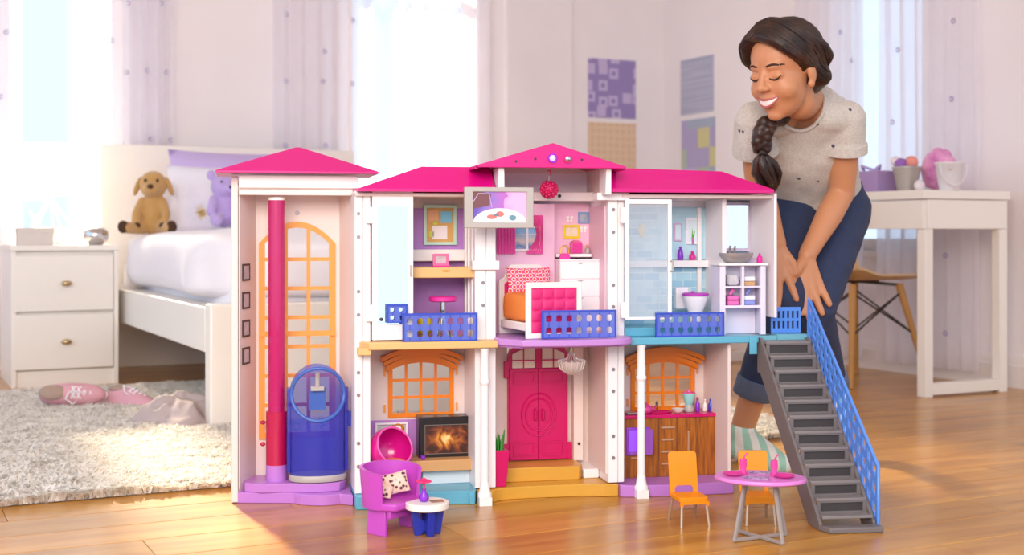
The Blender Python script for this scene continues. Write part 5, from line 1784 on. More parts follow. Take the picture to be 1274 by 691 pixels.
# ---- bathroom: toilet, vanity, basin, bottles
u, z = hp(868, 388, .06)
tl_ = toy('toy_toilet', 'white toy toilet with a purple seat by the brick tiles', 'toy toilet', u, .075, Z2 + .0205)
mat('porcelain', 'F4EEF4', .2, coat=.3)
zt_l = hp(868, 367, .06)[1] - (Z2 + .0205)
k = zt_l
part('bowl', MB().lathe([(.014, 0), (.012, .3 * k), (.020, .55 * k), (.027, .85 * k), (.028, .95 * k), (.022, .95 * k)], (0, 0, 0), 24, 1.05, 1.0), 'porcelain', tl_, smooth=60)
part('cistern', MB().box(-.038, -.006, .028, .052, .5 * k, k + .016), 'porcelain', tl_, bevel=.003)
part('seat', MB().lathe([(.029, .96 * k), (.031, .98 * k), (.031, 1.03 * k), (.027, 1.06 * k), (.012, 1.06 * k)], (0, 0, 0), 24, 1.05, 1.0), mat('seat_purple', 'B83AB8', .3), tl_, smooth=50)
part('handle', MB().ell((-.008, -.004, k + .006), (.005, .005, .003), 10), 'seat_purple', tl_, smooth=80)

vu0, vu1, vz0, vz1 = hr(894, 328, 955, 412, .015)
vz0 = Z2 + .0005
vn = toy('toy_vanity', 'white toy vanity cabinet with towels and a grey basin', 'toy cabinet', (vu0 + vu1) / 2, .015, vz0)
hw = (vu1 - vu0) / 2; vh = vz1 - vz0
mat('vanity_white', 'E6DEF0', .4)
part('frame', MB().plate([-hw + .008, -hw + .017, -.003, .003, hw - .017, hw - .008], [0, .006, .006 + vh * .34, .012 + vh * .34, vh * .66, vh * .66 + .004, vh - .006],
     lambda i, j: i in (0, 4) or j in (2, 4) or (i == 2 and j >= 2), 0, .012), 'vanity_white', vn, bevel=.0006)
for x in (-hw + .004, hw - .008): part('side_panel', MB().box(x, x + .004, .002, .058, 0, vh - .006), 'vanity_white', vn)
part('back_panel', MB().box(-hw + .010, hw - .010, .050, .054, 0, vh - .006), 'vanity_white', vn)
part('countertop', MB().box(-hw, hw, -.004, .06, vh - .005, vh), 'edge_white', vn, bevel=.001)
part('shelf', MB().box(-hw + .010, hw - .010, .012, .050, .008 + vh * .34, .011 + vh * .34), 'vanity_white', vn)
part('shelf', MB().box(-hw + .010, hw - .010, .012, .050, vh * .66, vh * .66 + .003), 'vanity_white', vn)
mat('towel_pink', 'E070B8', .8); mat('towel_blue', '8A94D8', .8); mat('towel_white', 'EDEAF2', .8); mat('basket_tan', 'CBA070', .8, var=.2, vscale=120); mat('tissue_grey', 'C8C4CC', .8, var=.25, vscale=90)
def towels(x, z, cols):
    for i, c in enumerate(cols):
        part('folded_towel', MB().box(x - .014, x + .014, .008, .045, z + i * .0115, z + .0108 + i * .0115), c, vn, bevel=.003)
zs1 = .012 + vh * .34; zs2 = vh * .66 + .0045
towels(-.020, zs1, ('towel_pink', 'towel_pink')); towels(.020, zs1, ('towel_blue', 'towel_white'))
part('towel_twist', MB().chain([((-.024, .02, zs1 + .026), .004), ((-.018, .02, zs1 + .034), .005), ((-.021, .02, zs1 + .041), .004)], 8), 'towel_pink', vn, smooth=80)
part('towel_twist', MB().chain([((.016, .02, zs1 + .026), .004), ((.022, .02, zs1 + .034), .004), ((.025, .02, zs1 + .041), .003)], 8), 'towel_blue', vn, smooth=80)
towels(.020, zs2 + .010, ('towel_white',))
part('basket', MB().box(.007, .033, .008, .045, zs2, zs2 + .0095), 'basket_tan', vn, bevel=.001)
part('tissue_stack', super_ell(MB(), (-.020, .024, zs2 + .013), (.014, .018, .0125), .5, 24, 12, .003, 3, 200), 'tissue_grey', vn, smooth=60)
mat('basin_grey', 'A9A2A4', .3, metal=.3)
bu = hp(917, 320, .03)[0] - (vu0 + vu1) / 2
bs = part('basin', MB().lathe([(.018, vh + .0), (.030, vh + .006), (.040, vh + .017), (.042, vh + .024), (.039, vh + .024), (.030, vh + .012), (.010, vh + .008)], (bu, .022, 0), 32, 1, .75), 'basin_grey', vn, smooth=60)
mb = MB()
for s in (-.006, .006):
    mb.tube([(bu + s, .045, vh + .012), (bu + s, .045, vh + .034), (bu + s - .001, .040, vh + .039), (bu + s - .004, .034, vh + .034)], .0026, 8)
part('tap', mb, 'basin_grey', bs, smooth=60, kind=None)
def bottle(name, label, u, v, z, prof, m, cap=None):
    o = toy(name, label, 'toy bottle', u, v, z, 0, 'tiny toy bottles')
    part('flask', MB().lathe(prof, n=14), m, o, smooth=60)
    if cap: part('cap', MB().ell((0, 0, prof[-1][1] + cap[1] * .8), cap[1], 10), cap[0], o, smooth=80)
    return o
mat('toy_violet', '8A30C8', .25); mat('toy_blue', '3A3CB8', .25); mat('toy_cream', 'F0E6E0', .4); mat('toy_aqua', '9AD8D8', .25)
u, z = hp(847, 315, VB - .02)
bottle('shampoo_bottle', 'purple toy shampoo bottle on the bathroom ledge', u, VB - .017, .5345, [(.006, 0), (.0075, .008), (.006, .022), (.0035, .027)], 'toy_violet', ('toy_violet', .0035))
u, z = hp(862, 315, VB - .02)
bottle('round_bottle', 'round pink toy bottle on the bathroom ledge', u, VB - .017, .5345, [(.006, 0), (.009, .006), (.007, .013), (.003, .016)], 'hot_pink', ('hot_pink', .004))
u, z = hp(945, 327, .04)
bottle('soap_bottle', 'pink toy soap bottle beside the grey basin', u - .002, .035, vz1 + .0005, [(.006, 0), (.007, .008), (.006, .015), (.002, .018)], 'hot_pink', ('hot_pink', .003))

# ---- kitchen counter trinkets
kc = kz1 + .0085
u, z = hp(858, 512, kv + .03)
bl_ = toy('toy_blender', 'aqua toy blender with a pink lid on the counter', 'toy blender', u, kv + .035, kc)
part('base', MB().lathe([(.012, 0), (.013, .006), (.009, .016)], n=18), 'tv_grey', bl_, smooth=50)
part('jug', MB().lathe([(.008, .016), (.011, .022), (.0155, .040), (.0155, .043)], n=18), 'toy_aqua', bl_, smooth=50)
part('lid', MB().lathe([(.0155, .0432), (.0155, .046), (.006, .047), (.005, .052)], n=18), 'toy_rose', bl_, smooth=50)
u, z = hp(804, 512, kv + .02)
tp_ = toy('toy_teapot', 'clear pink toy teapot on the kitchen counter', 'toy teapot', u, kv + .022, kc)
mat('clear_hot_pink', 'EE4AA8', .15, alpha=.8)
part('pot', MB().lathe([(.010, 0), (.016, .007), (.015, .014), (.009, .020), (.004, .0215)], n=20), 'clear_hot_pink', tp_, smooth=60)
part('knob', MB().ell((0, 0, .024), .003, 8), 'clear_hot_pink', tp_, smooth=80)
part('handle', MB().tube([(.013, 0, .006), (.022, 0, .008), (.022, 0, .016), (.013, 0, .017)], .002, 6), 'clear_hot_pink', tp_, smooth=60)
part('spout', MB().tube([(-.013, 0, .007), (-.020, 0, .012), (-.022, 0, .019)], [.003, .0022, .002], 6), 'clear_hot_pink', tp_, smooth=60)
u, z = hp(843, 515, kv + .015)
o = toy('mixing_bowl', 'tiny white mixing bowl left of the aqua blender', 'toy bowl', u, kv + .012, kc)
part('bowl', MB().lathe([(.006, 0), (.012, .005), (.016, .011), (.014, .011), (.008, .004)], n=20), 'toy_cream', o, smooth=60)
for px, lab, mm, hh2 in ((868, 'tall purple toy bottle beside the aqua blender', 'toy_violet', .030), (877, 'white toy bottle between the purple and blue bottles', 'toy_cream', .027), (884, 'blue toy bottle at the right end of the counter', 'toy_blue', .027)):
    u, z = hp(px, 512, kv + .03)
    bottle('kitchen_bottle', lab, u, kv + .03, kc, [(.005, 0), (.0055, .004), (.0055, hh2 * .6), (.003, hh2 * .75), (.0025, hh2 * .9)], mm, (mm, .003))
mat('tray_silver', 'B0A8AC', .3, metal=.7)
u, z = hp(784, 516, kv + .02)
o = part('baking_tray', MB().box(-.010, .016, -.012, .02, 0, .004), 'tray_silver', bevel=.001)
o.location = H(u, kv + .02, kc); o.rotation_euler = (0, 0, HA)
tag(o, 'flat silver toy tray on the counter above the oven', 'toy tray')

# ---- living room: egg chair, armchair, cushions, side table, vase
egl = thing('egg_chair', 'magenta toy egg chair with an orange seat by the fireplace', 'toy chair', H(-.203, .052, Z1 + .0005), 0)
mat('egg_pink', 'D8148E', .2, coat=.4); mat('egg_rim', 'E85AB0', .25)
ec = Vector((0, 0, .090)); er_ = .049
op = Vector((.55, -.70, .46)).normalized()
sidev = op.orthogonal().normalized(); sidw = op.cross(sidev)
def egg(rad):
    def fn(a, b):
        t = PI * (.36 + .64 * b)
        an = 2 * PI * a
        return ec + op * (rad * math.cos(t)) * 1.02 + (sidev * math.cos(an) + sidw * math.sin(an)) * rad * math.sin(t)
    return fn
mb = MB().grid(36, 16, egg(er_)).grid(36, 16, egg(er_ * .95))
part('shell', mb, 'egg_pink', egl, smooth=60)
rim = [ec + op * (er_ * math.cos(PI * .36)) + (sidev * math.cos(2 * PI * k / 36) + sidw * math.sin(2 * PI * k / 36)) * er_ * .975 * math.sin(PI * .36) for k in range(37)]
part('rim', MB().tube(rim, .0024, 8, cap=False), 'egg_rim', egl, smooth=80)
part('seat_pad', MB().ell(ec + Vector((.008, -.014, -.024)), (.026, .022, .007), 18), 'plastic_orange', egl, smooth=80)
part('pedestal', MB().lathe([(.026, 0), (.026, .004), (.006, .008), (.006, .036), (.016, .042)], n=20), 'egg_pink', egl, smooth=50)

arm = thing('tub_armchair', 'purple toy tub armchair with two cushions in front', 'toy chair', (-.243, 2.592, 0), math.radians(52))
mat('tub_purple', 'C04ABC', .3, var=.04)
# tub opens towards local -y; two panel legs
R0, R1 = .060, .053
def tub(rad, z0, z1, flare):
    def fn(a, b):
        an = math.radians(-28) + math.radians(236) * a
        r = rad + flare * b
        zt_2 = z1 - .010 * (abs(a - .5) * 2) ** 3
        return (r * math.cos(an), r * math.sin(an) * .92, z0 + (zt_2 - z0) * b)
    return fn
mb = MB()
for k in (0, 1):
    mb.grid(40, 6, tub(R0 if k == 0 else R1, .052, .132, .007))
A_, B_ = tub(R0, .052, .132, .007), tub(R1, .052, .132, .007)
mb.grid(40, 1, lambda a, b: tuple(Vector(A_(a, 1)).lerp(Vector(B_(a, 1)), b)))
mb.grid(40, 1, lambda a, b: tuple(Vector(A_(a, 0)).lerp(Vector(B_(a, 0)), b)))
mb.grid(1, 6, lambda a, b: tuple(Vector(A_(0, b)).lerp(Vector(B_(0, b)), a))).grid(1, 6, lambda a, b: tuple(Vector(A_(1, b)).lerp(Vector(B_(1, b)), a)))
part('back', mb, 'tub_purple', arm, smooth=50)
sp2 = [(.056 * math.cos(t), .052 * math.sin(t)) for t in [math.radians(-10 + 200 * k / 20) for k in range(21)]] + [(-.055, -.03), (-.040, -.052), (.040, -.052), (.055, -.03)]
part('seat', MB().prism(sp2, 'z', .050, .066), 'tub_purple', arm, bevel=.004)
for s in (-1, 1):
    part('panel_leg', MB().hexa([(s * .050, -.030, 0), (s * .050 - s * .006, -.030, 0), (s * .050 - s * .006, .022, 0), (s * .050, .022, 0), (s * .046, -.026, .05), (s * .040, -.026, .05), (s * .040, .02, .05), (s * .046, .02, .05)]), 'tub_purple', arm, bevel=.001)
part('front_apron', MB().box(-.044, .044, -.038, -.030, .034, .051), 'tub_purple', arm, bevel=.002)
n = NT('leopard_cloth')
v = n.n('ShaderNodeTexVoronoi'); v.inputs['Scale'].default_value = 105; v.inputs['Randomness'].default_value = 1
n.l(n.coord(), v.inputs['Vector'])
nz = n.n('ShaderNodeTexNoise'); nz.inputs['Scale'].default_value = 40; n.l(n.coord(), nz.inputs['Vector'])
mx = n.n('ShaderNodeMixRGB'); n.l(n.ramp(v.outputs['Distance'], [(.30, '5A2040'), (.38, 'E8C4B0')], 'LINEAR'), mx.inputs[1]); mx.inputs[2].default_value = lin('F0D8C8')
n.l(n.ramp(nz.outputs[0], [(.55, '000000'), (.7, 'FFFFFF')]), mx.inputs[0])
n.l(mx.outputs[0], n.b.inputs['Base Color']); n.b.inputs['Roughness'].default_value = .7
cm = arm.matrix_basis if False else Matrix.Translation(arm.location) @ Matrix.Rotation(arm.rotation_euler.z, 4, 'Z')
for lab, x, y, z, rx, rz, ro, w_c, h_c in (('leopard print toy cushion leaning upright in the armchair', .012, .000, .094, -.45, -.85, -.25, .052, .044), ('leopard print toy cushion lying at the left of the armchair', -.022, .006, .084, -.8, -.95, .15, .044, .034)):
    o = part('leopard_cushion', pillow(MB(), w_c, h_c, .015, 10), 'leopard_cloth', smooth=80)
    mw = cm @ Matrix.Translation((x, y, z)) @ Matrix.Rotation(rz, 4, 'Z') @ Matrix.Rotation(rx, 4, 'X') @ Matrix.Rotation(ro, 4, 'Y')
    o.matrix_world = mw
    tag(o, lab, 'toy cushion', 'leopard print cushions')

sp3 = thing('side_table', 'round white toy side table on navy arched legs', 'toy table', (-.169, 2.560, 0), .15)
mat('table_white', 'F4EEE8', .35); mat('navy', '2430A0', .3)
part('tabletop', MB().lathe([(.040, .051), (.0435, .053), (.0435, .064), (.042, .0655)], n=36), 'table_white', sp3, smooth=40)
arch = []
for k in range(17):
    t = PI * k / 16
    arch.append((-.019 * math.cos(t), .051 - .026 * math.sin(t)))
pr = [(-.034, .051)] + arch + [(.034, .051), (.026, .0), (.014, .0), (.009, .007), (-.009, .007), (-.014, 0), (-.026, 0)]
for q in (0, PI / 2):
    part('arched_leg', MB().prism(pr, 'y', -.007, .007).xf(Matrix.Rotation(q + .2, 4, 'Z')), 'navy', sp3, bevel=.001)
fl_ = thing('flower_vase', 'purple toy vase with a pink flower on the white side table', 'toy vase', Vector((-.175, 2.557, .0658)), 0)
part('vase', MB().lathe([(.007, 0), (.0105, .005), (.0095, .012), (.004, .020), (.0045, .025), (.003, .025)], n=18), 'toy_violet', fl_, smooth=60)
mb = MB()
for k in range(10):
    a = 2 * PI * k / 10
    mb.ell((.0095 * math.cos(a), .0095 * math.sin(a), .043 - .003), (.0065, .0045, .0028), 8, rot=Matrix.Rotation(a, 3, 'Z'))
mb.ell((0, 0, .043), (.006, .006, .004), 10)
part('flower', mb, mat('flower_pink', 'EE3078', .4), fl_, smooth=80)
part('stem', MB().tube([(0, 0, .022), (0, 0, .041)], .0022, 6), 'flower_pink', fl_)
o = part('magazine', MB().box(-.013, .013, -.009, .009, 0, .0015), mat('magazine_print', '9A7060', .5, var=.5, vscale=160), None)
o.location = (-.149, 2.557, .066); o.rotation_euler = (0, 0, .3)
tag(o, 'tiny printed magazine lying on the white side table', 'toy magazine')
u, z = hp(526, 574, .09)
o = toy('purple_cup', 'tiny purple toy cup on the bench below the fireplace', 'toy cup', u, .088, hp(549, 573, .075)[1] + .0005)
part('cup', MB().lathe([(.004, 0), (.006, .004), (.0055, .009), (.0045, .009)], n=14), 'toy_violet', o, smooth=60)

# ---- planter by the column
pp_ = thing('planter', 'tall tapered pink toy planter with green leaves', 'toy planter', H(.044, .056, .0285), HA)
part('pot', MB().hexa([(-.013, -.013, 0), (.013, -.013, 0), (.013, .013, 0), (-.013, .013, 0), (-.0195, -.0195, .082), (.0195, -.0195, .082), (.0195, .0195, .082), (-.0195, .0195, .082)]), 'door_pink', pp_, bevel=.001)
mat('leaf', '3FA040', .5, var=.15)
rnd = random.Random(2)
for k in range(9):
    a = 2 * PI * k / 9
    r = .006 + .004 * (k % 2)
    x, y = r * math.cos(a), r * math.sin(a)
    ln = .034 + .012 * rnd.random()
    part('leaf', MB().tube([(x, y, .075), (x * 1.4, y * 1.4, .082 + ln * .5), (x * 1.9, y * 1.9, .080 + ln)], [(.004, .0022), (.0042, .0022), (.001, .0008)], 6), 'leaf', pp_, smooth=60)

# ---- dining set
mat('chair_orange', 'F09008', .35); mat('leg_silver', 'C0A890', .3, metal=.5); mat('table_pink', 'DC82D2', .3); mat('leg_grey', '9A8F8A', .4)
def dining_chair(label, x, y, rz):
    t = thing('dining_chair', label, 'toy chair', (x, y, 0), rz, 'orange toy dining chairs')
    w = .031
    # seat and back in one bent shell with a slot
    part('seat', MB().prism(rrect(-w, w, -.034, .030, .008), 'z', .050, .060), 'chair_orange', t, bevel=.0015)
    part('seat_skirt', MB().plate([-w, -w + .006, w - .006, w], [.042, .046, .051], lambda i, j: j == 1 or i != 1, -.034, -.030), 'chair_orange', t)
    outl = [(-w, .052)] + [(-w + .008 - .008 * math.cos(t), .134 + .008 * math.sin(t)) for t in [PI / 2 * k / 4 for k in range(5)]]
    outl += [(w - .008 + .008 * math.sin(t), .134 + .008 * math.cos(t)) for t in [PI / 2 * k / 4 for k in range(5)]] + [(w, .052), (w - .011, .052), (w - .011, .068), (w - .016, .073), (-w + .016, .073), (-w + .011, .068), (-w + .011, .052)]
    b = MB().prism(outl, 'y', .026, .031)
    sh = Matrix(((1, 0, 0, 0), (0, 1, .16, -.16 * .055), (0, 0, 1, 0), (0, 0, 0, 1)))
    part('backrest', b.xf(sh), 'chair_orange', t, bevel=.001)
    for sx_ in (-1, 1):
        part('leg', MB().tube([(sx_ * .026, -.028, .050), (sx_ * .030, -.036, 0)], .0028, 8), 'leg_silver', t)
        part('leg', MB().tube([(sx_ * .026, .026, .050), (sx_ * .029, .044, 0)], .0028, 8), 'leg_silver', t)
    part('stretcher', MB().tube([(-.028, .036, .022), (.028, .036, .022)], .0018, 6), 'leg_silver', t)
    return t
dining_chair('orange toy dining chair in front of the kitchen', .3655, 2.655, math.radians(13))
dining_chair('orange toy dining chair tucked behind the pink table', .508, 2.665, math.radians(2))
tc = Vector((.486, 2.518, 0))
dt = thing('dining_table', 'oval pink toy dining table on crossed grey legs', 'toy table', tc, math.radians(-16))
part('tabletop', MB().lathe([(.086, .115), (.089, .117), (.089, .1215), (.087, .1235)], n=48, sy=.72), 'table_pink', dt, smooth=40)
fx_, fy_ = .046, .040
for s in (-1, 1):
    part('leg', MB().tube([(s * .028, -.016, .115), (s * fx_, -fy_, .003)], .0042, 6), 'leg_grey', dt)
    part('leg', MB().tube([(s * .028, .016, .115), (s * fx_, fy_, .003)], .0042, 6), 'leg_grey', dt)
for s in (-1, 1):
    part('foot_bar', MB().tube([(-fx_, -s * fy_, .004), (fx_, s * fy_, .004)], .004, 6), 'leg_grey', dt)
part('top_bracket', MB().box(-.034, .034, -.020, .020, .110, .1148), 'leg_grey', dt)
dm = Matrix.Translation(tc) @ Matrix.Rotation(math.radians(-16), 4, 'Z')
for lab, x, y in (('pink toy plate at the left end of the oval table', -.052, -.008), ('pink toy plate at the right end of the oval table', .046, -.002)):
    o = part('toy_plate', MB().lathe([(.012, 0), (.019, .003), (.020, .0045), (.016, .004), (.010, .0018)], n=24), 'hot_pink', smooth=50)
    o.location = dm @ Vector((x, y, .124)); tag(o, lab, 'toy plate', 'pink plates on the oval table')
for lab, x, y in (('pink toy drinking glass with straw on the left of the table', -.034, .010), ('pink toy drinking glass with straw on the right of the table', .026, .010)):
    t = thing('drinking_glass', lab, 'toy glass', dm @ Vector((x, y, .1238)), 0, 'pink glasses on the oval table')
    part('glass', MB().lathe([(.0075, 0), (.0085, .002), (.0055, .008), (.0075, .020), (.0068, .030), (.005, .030)], n=16), 'clear_hot_pink', t, smooth=60)
    part('straw', MB().tube([(.001, 0, .010), (.002, 0, .034), (.008, 0, .042)], .0014, 6), 'hot_pink', t)
n = NT('placemat_print')
v = n.n('ShaderNodeTexVoronoi'); v.inputs['Scale'].default_value = 170
n.l(n.coord(), v.inputs['Vector']); n.l(n.ramp(v.outputs['Distance'], [(.3, 'B080C8'), (.45, 'E8C8E8'), (.6, '806890')]), n.b.inputs['Base Color'])
for lab, x, y in (('patterned placemat at the near side of the oval table', -.006, -.022), ('patterned placemat at the far side of the oval table', .0, .034)):
    o = part('placemat', MB().box(-.024, .024, -.012, .012, 0, .0008), 'placemat_print')
    o.location = dm @ Vector((x, y, .1238)); o.rotation_euler = (0, 0, math.radians(-16)); tag(o, lab, 'placemat', 'placemats on the oval table')

# ---- staircase
stc = thing('toy_staircase', 'grey toy staircase with a blue perforated railing', 'toy stairs', H(.703, 0, 0), HA - .085)
mat('stair_grey', '726A6A', .45, var=.05); mat('stair_dark', '3E3838', .5); mat('stair_light', '857D7C', .4)
NS = 12
RUN, RISE = .385, .352
wS = .060
tr, rs_ = RUN / NS, RISE / NS
for s in (-1, 1):
    x0, x1 = (s * wS, s * (wS - .007))
    poly = [(.0, RISE + .006), (-.02, RISE + .006), (-RUN - .012, .016), (-RUN - .012, 0), (-RUN + .05, 0), (-.02, RISE - .075), (0, RISE - .075)]
    part('stringer', MB().prism(poly, 'x', x0, x1), 'stair_grey', stc, bevel=.0015)
for k in range(NS):
    zt_3 = RISE - k * rs_
    y0 = -k * tr - .012
    st_ = part('step', MB().box(-wS + .007, wS - .007, y0 - tr, y0 + .012, zt_3 - .006, zt_3), 'stair_light', stc, bevel=.001)
    if k < NS - 1:
        part('riser', MB().plate([-wS + .007, -wS + .015, wS - .015, wS - .007], [zt_3 - rs_, zt_3 - rs_ + .003, zt_3 - .009, zt_3 - .006], lambda i, j: not (i == 1 and j == 1), y0 - tr, y0 - tr + .004), 'stair_grey', st_)
        part('riser_recess', MB().box(-wS + .010, wS - .010, y0 - tr + .0042, y0 - tr + .007, zt_3 - rs_, zt_3 - .006), 'stair_dark', st_)
part('foot_plate', MB().prism([(-wS, -RUN - .012), (-wS + .012, -RUN - .042), (wS + .004, -RUN - .042), (wS + .004, -RUN - .012)], 'z', 0, .012), 'stair_grey', stc, bevel=.003)
# blue side railing: a sheared, perforated plate
NC = 15
xs, hx_ = [0.0], []
wC = 1.0 / (NC + .3)
for c in range(NC):
    a = wC * (.15 + c + .20); b = a + wC * .60
    hx_.append((a, b)); xs += [a, b]
xs.append(1.0)
zs, hz_ = [0.0], []
for r in range(3):
    a = (r + .22) / 3; b = (r + .78) / 3
    hz_.append((a, b)); zs += [a, b]
zs.append(1.0)
def rwarp(s_, t_):
    y = .0 - s_ * (RUN + .015)
    base = RISE * (1 - s_) + .006
    hgt = .092 + .030 * s_
    return y, base + t_ * hgt
def rsolid(i, j):
    cu, cz = (xs[i] + xs[i + 1]) / 2, (zs[j] + zs[j + 1]) / 2
    row = [k for k, h in enumerate(hz_) if h[0] < cz < h[1]]
    return not (row and any(h[0] < cu < h[1] for h in hx_))
mat('rail_sky', '5E98F4', .25, alpha=.82, var=.03)
TO = Matrix(((0, 1, 0, 0), (1, 0, 0, 0), (0, 0, 1, 0), (0, 0, 0, 1)))
sr = part('side_railing', MB().plate(xs, zs, rsolid, wS + .001, wS + .005, rwarp).xf(TO), 'rail_sky', stc)
edge = [rwarp(0, 0), rwarp(0, .93), rwarp(.03, 1.02), rwarp(1, 1), rwarp(1, -.02)]
part('railing_edge', MB().tube([(wS + .003, y, z) for y, z in edge], .0036, 8), 'rail_sky', sr, smooth=60)
xs2, hx2 = [0.0], []
def small_rail(parent):
    a0, a1 = -.012, wS
    r = MB()
    cols = 6
    w_ = (a1 - a0) / (cols + .3)
    X = [a0]; hxx = []
    for c in range(cols):
        p_ = a0 + w_ * (.15 + c + .25); q_ = p_ + w_ * .5
        hxx.append((p_, q_)); X += [p_, q_]
    X.append(a1)
    z0_, z1_ = Z2 + .002, Z2 + .062
    Zz = [z0_, z0_ + .010, z0_ + .027, z0_ + .034, z0_ + .051, z1_]
    def sol(i, j):
        cu = (X[i] + X[i + 1]) / 2
        return not (j in (1, 3) and any(h[0] < cu < h[1] for h in hxx))
    part('landing_railing', r.plate(X, Zz, sol, .044, .048), 'rail_sky', parent)
    part('landing', MB().box(-.0115, wS + .004, .0015, .05, Z2 - .012, Z2 + .001), 'teal_clear', parent, bevel=.001)
small_rail(stc)

# ================================================================== THE GIRL
from mathutils.bvhtree import BVHTree
girl = thing('person', 'girl with a braid bending behind the dollhouse, hands on knees', 'person', Vector((.70, 3.40, 0)))
GI = Matrix.Translation(-Vector(girl.location))
mat('skin', 'C98A63', 0.48, var=.05, vscale=14, sss=.12)
n = NT('hair_brown')
nz = n.n('ShaderNodeTexNoise'); nz.inputs['Scale'].default_value = 38; nz.inputs['Detail'].default_value = 5
n.l(n.coord((1, 1, .45)), nz.inputs['Vector'])
n.l(n.ramp(nz.outputs[0], [(.3, '170B08'), (.55, '301A13'), (.75, '4C2B1C')]), n.b.inputs['Base Color'])
n.b.inputs['Roughness'].default_value = .42
n.bump(nz.outputs[0], .5, .004)
n = NT('tee_speckled')
v = n.n('ShaderNodeTexVoronoi'); v.inputs['Scale'].default_value = 26
n.l(n.coord(), v.inputs['Vector'])
nz = n.n('ShaderNodeTexNoise'); nz.inputs['Scale'].default_value = 220; nz.inputs['Detail'].default_value = 3
n.l(n.coord(), nz.inputs['Vector'])
mx = n.n('ShaderNodeMixRGB')
n.l(n.ramp(v.outputs['Distance'], [(.0, '000000'), (.115, '000000'), (.13, 'FFFFFF')]), mx.inputs[0])
mx.inputs[1].default_value = lin('4A3A5A')
n.l(n.ramp(nz.outputs[0], [(.35, 'C0B6AE'), (.65, 'D2C9C0')]), mx.inputs[2])
n.l(mx.outputs[0], n.b.inputs['Base Color']); n.b.inputs['Roughness'].default_value = .85; n.b.inputs['Sheen Weight'].default_value = .2
n.bump(nz.outputs[0], .15)
mat('denim', '2A3656', .8, var=.18, vscale=60, bump=.3, bscale=300)
mat('denim_cuff', '5E6A84', .8, var=.15, vscale=80, bump=.3, bscale=300)
mat('teeth', 'F6F0EA', .25); mat('lip', 'B8605A', .4); mat('lash', '1E120E', .6); mat('brow', '3E241A', .8)
n = NT('sock_stripe')
w = n.n('ShaderNodeTexWave', wave_type='BANDS', bands_direction='X'); w.inputs['Scale'].default_value = 13
n.l(n.coord((.75, -.35, -.55)), w.inputs['Vector'])
n.l(n.ramp(w.outputs[0], [(.0, 'A8D4C0'), (.45, 'A8D4C0'), (.55, 'F2EEE4')]), n.b.inputs['Base Color']); n.b.inputs['Roughness'].default_value = .9

def gpart(name, me, m, parent=girl):
    me.transform(GI)
    return put(name, me, m, parent)
def gmb(name, mb, m, smooth=60, parent=girl):
    return part(name, mb.xf(GI), m, parent, smooth=smooth)

# joints (room coordinates)
pelvis = W(1018, 240, 3.56)
hipL, hipR = W(985, 262, 3.54), W(1045, 262, 3.56)
kneeL, kneeR = W(974, 372, 3.28), W(1010, 390, 3.32)
ankL, ankR = W(924, 532, 3.36), W(1040, 486, 3.52)
chest, neckb = W(1003, 172, 3.40), W(1000, 126, 3.28)
shL, shR = W(938, 150, 3.31), W(1052, 147, 3.32)
elL, elR = W(944, 234, 3.40), W(1047, 240, 3.39)
wrL, wrR = W(967, 304, 3.275), W(1004, 318, 3.30)

# ---- head frame: x to her right, y forward, z up
fw = Vector((-.72, -.60, -.34)).normalized()
zz = (Vector((.05, 0.0, 1)) - fw * Vector((.05, 0, 1)).dot(fw)).normalized()
xx = fw.cross(zz)
HC_ = W(975, 87, 3.14)
HS = 1.06
HM = Matrix.Translation(HC_) @ Matrix(((xx.x, fw.x, zz.x, 0), (xx.y, fw.y, zz.y, 0), (xx.z, fw.z, zz.z, 0), (0, 0, 0, 1))) @ Matrix.Scale(HS, 4)
def hd_(x, y, z): return HM @ Vector((x, y, z))

head = MB()
head.ell((0, -.015, .03), (.072, .09, .078), 28)
head.ell((0, .022, -.024), (.060, .059, .080), 30)
head.ell((0, .033, -.068), (.044, .042, .036), 24)
head.ell((0, .058, -.089), (.021, .018, .016), 18)
for s in (-1, 1):
    head.ell((s * .033, .045, -.031), (.029, .031, .031), 22)          # cheeks lifted by the smile
    head.tube([(s * .012, .070, .025), (s * .040, .058, .024)], .0095, 12)   # brow
    head.ell((s * .029, .063, .003), (.017, .0125, .010), 18)          # eyeball under the lid
    head.ell((s * .073, -.004, -.012), (.008, .014, .025), 16)         # ear
    head.ell((s * .072, .004, -.036), (.008, .010, .010), 12)
    head.ell((s * .0095, .0865, -.0215), (.0085, .009, .0065), 14)     # nostril wings
head.chain([((0, .074, .014), .0065), ((0, .084, -.004), .0078), ((0, .0945, -.018), .0098)], 16)
head.ell((0, .069, -.052), (.027, .018, .020), 18)                     # muzzle under the lips
head.xf(HM)
body = MB()
body.v, body.f = list(head.v), list(head.f)
body.chain([(hd_(0, -.022, -.04), .046), (hd_(0, -.03, -.085), .043), (neckb.lerp(hd_(0, -.03, -.09), .4), .044), (neckb, .050)], 18)
lat = Vector((1, .06, .02)).normalized()
def torso(mb, grow=0.0, lo=True):
    pts = [W(1014, 258, 3.56), W(1010, 226, 3.51), W(1004, 178, 3.41), W(1000, 150, 3.345), W(999, 130, 3.30)]
    rr = [(.128, .098), (.114, .085), (.126, .090), (.122, .078), (.078, .060)]
    mb.tube(pts, [(a + grow, b + grow) for a, b in rr], 28, flat=lat)
torso(body, -.012)
body.ell(pelvis, (.115, .092, .09), 20)
for sh, el, wr in ((shL, elL, wrL), (shR, elR, wrR)):
    body.chain([(neckb.lerp(sh, .45) - Vector((0, 0, .02)), .044), (sh, .044), (sh.lerp(el, .5), .0385), (el, .034), (el.lerp(wr, .35), .035), (el.lerp(wr, .75), .027), (wr, .0235)], 18)
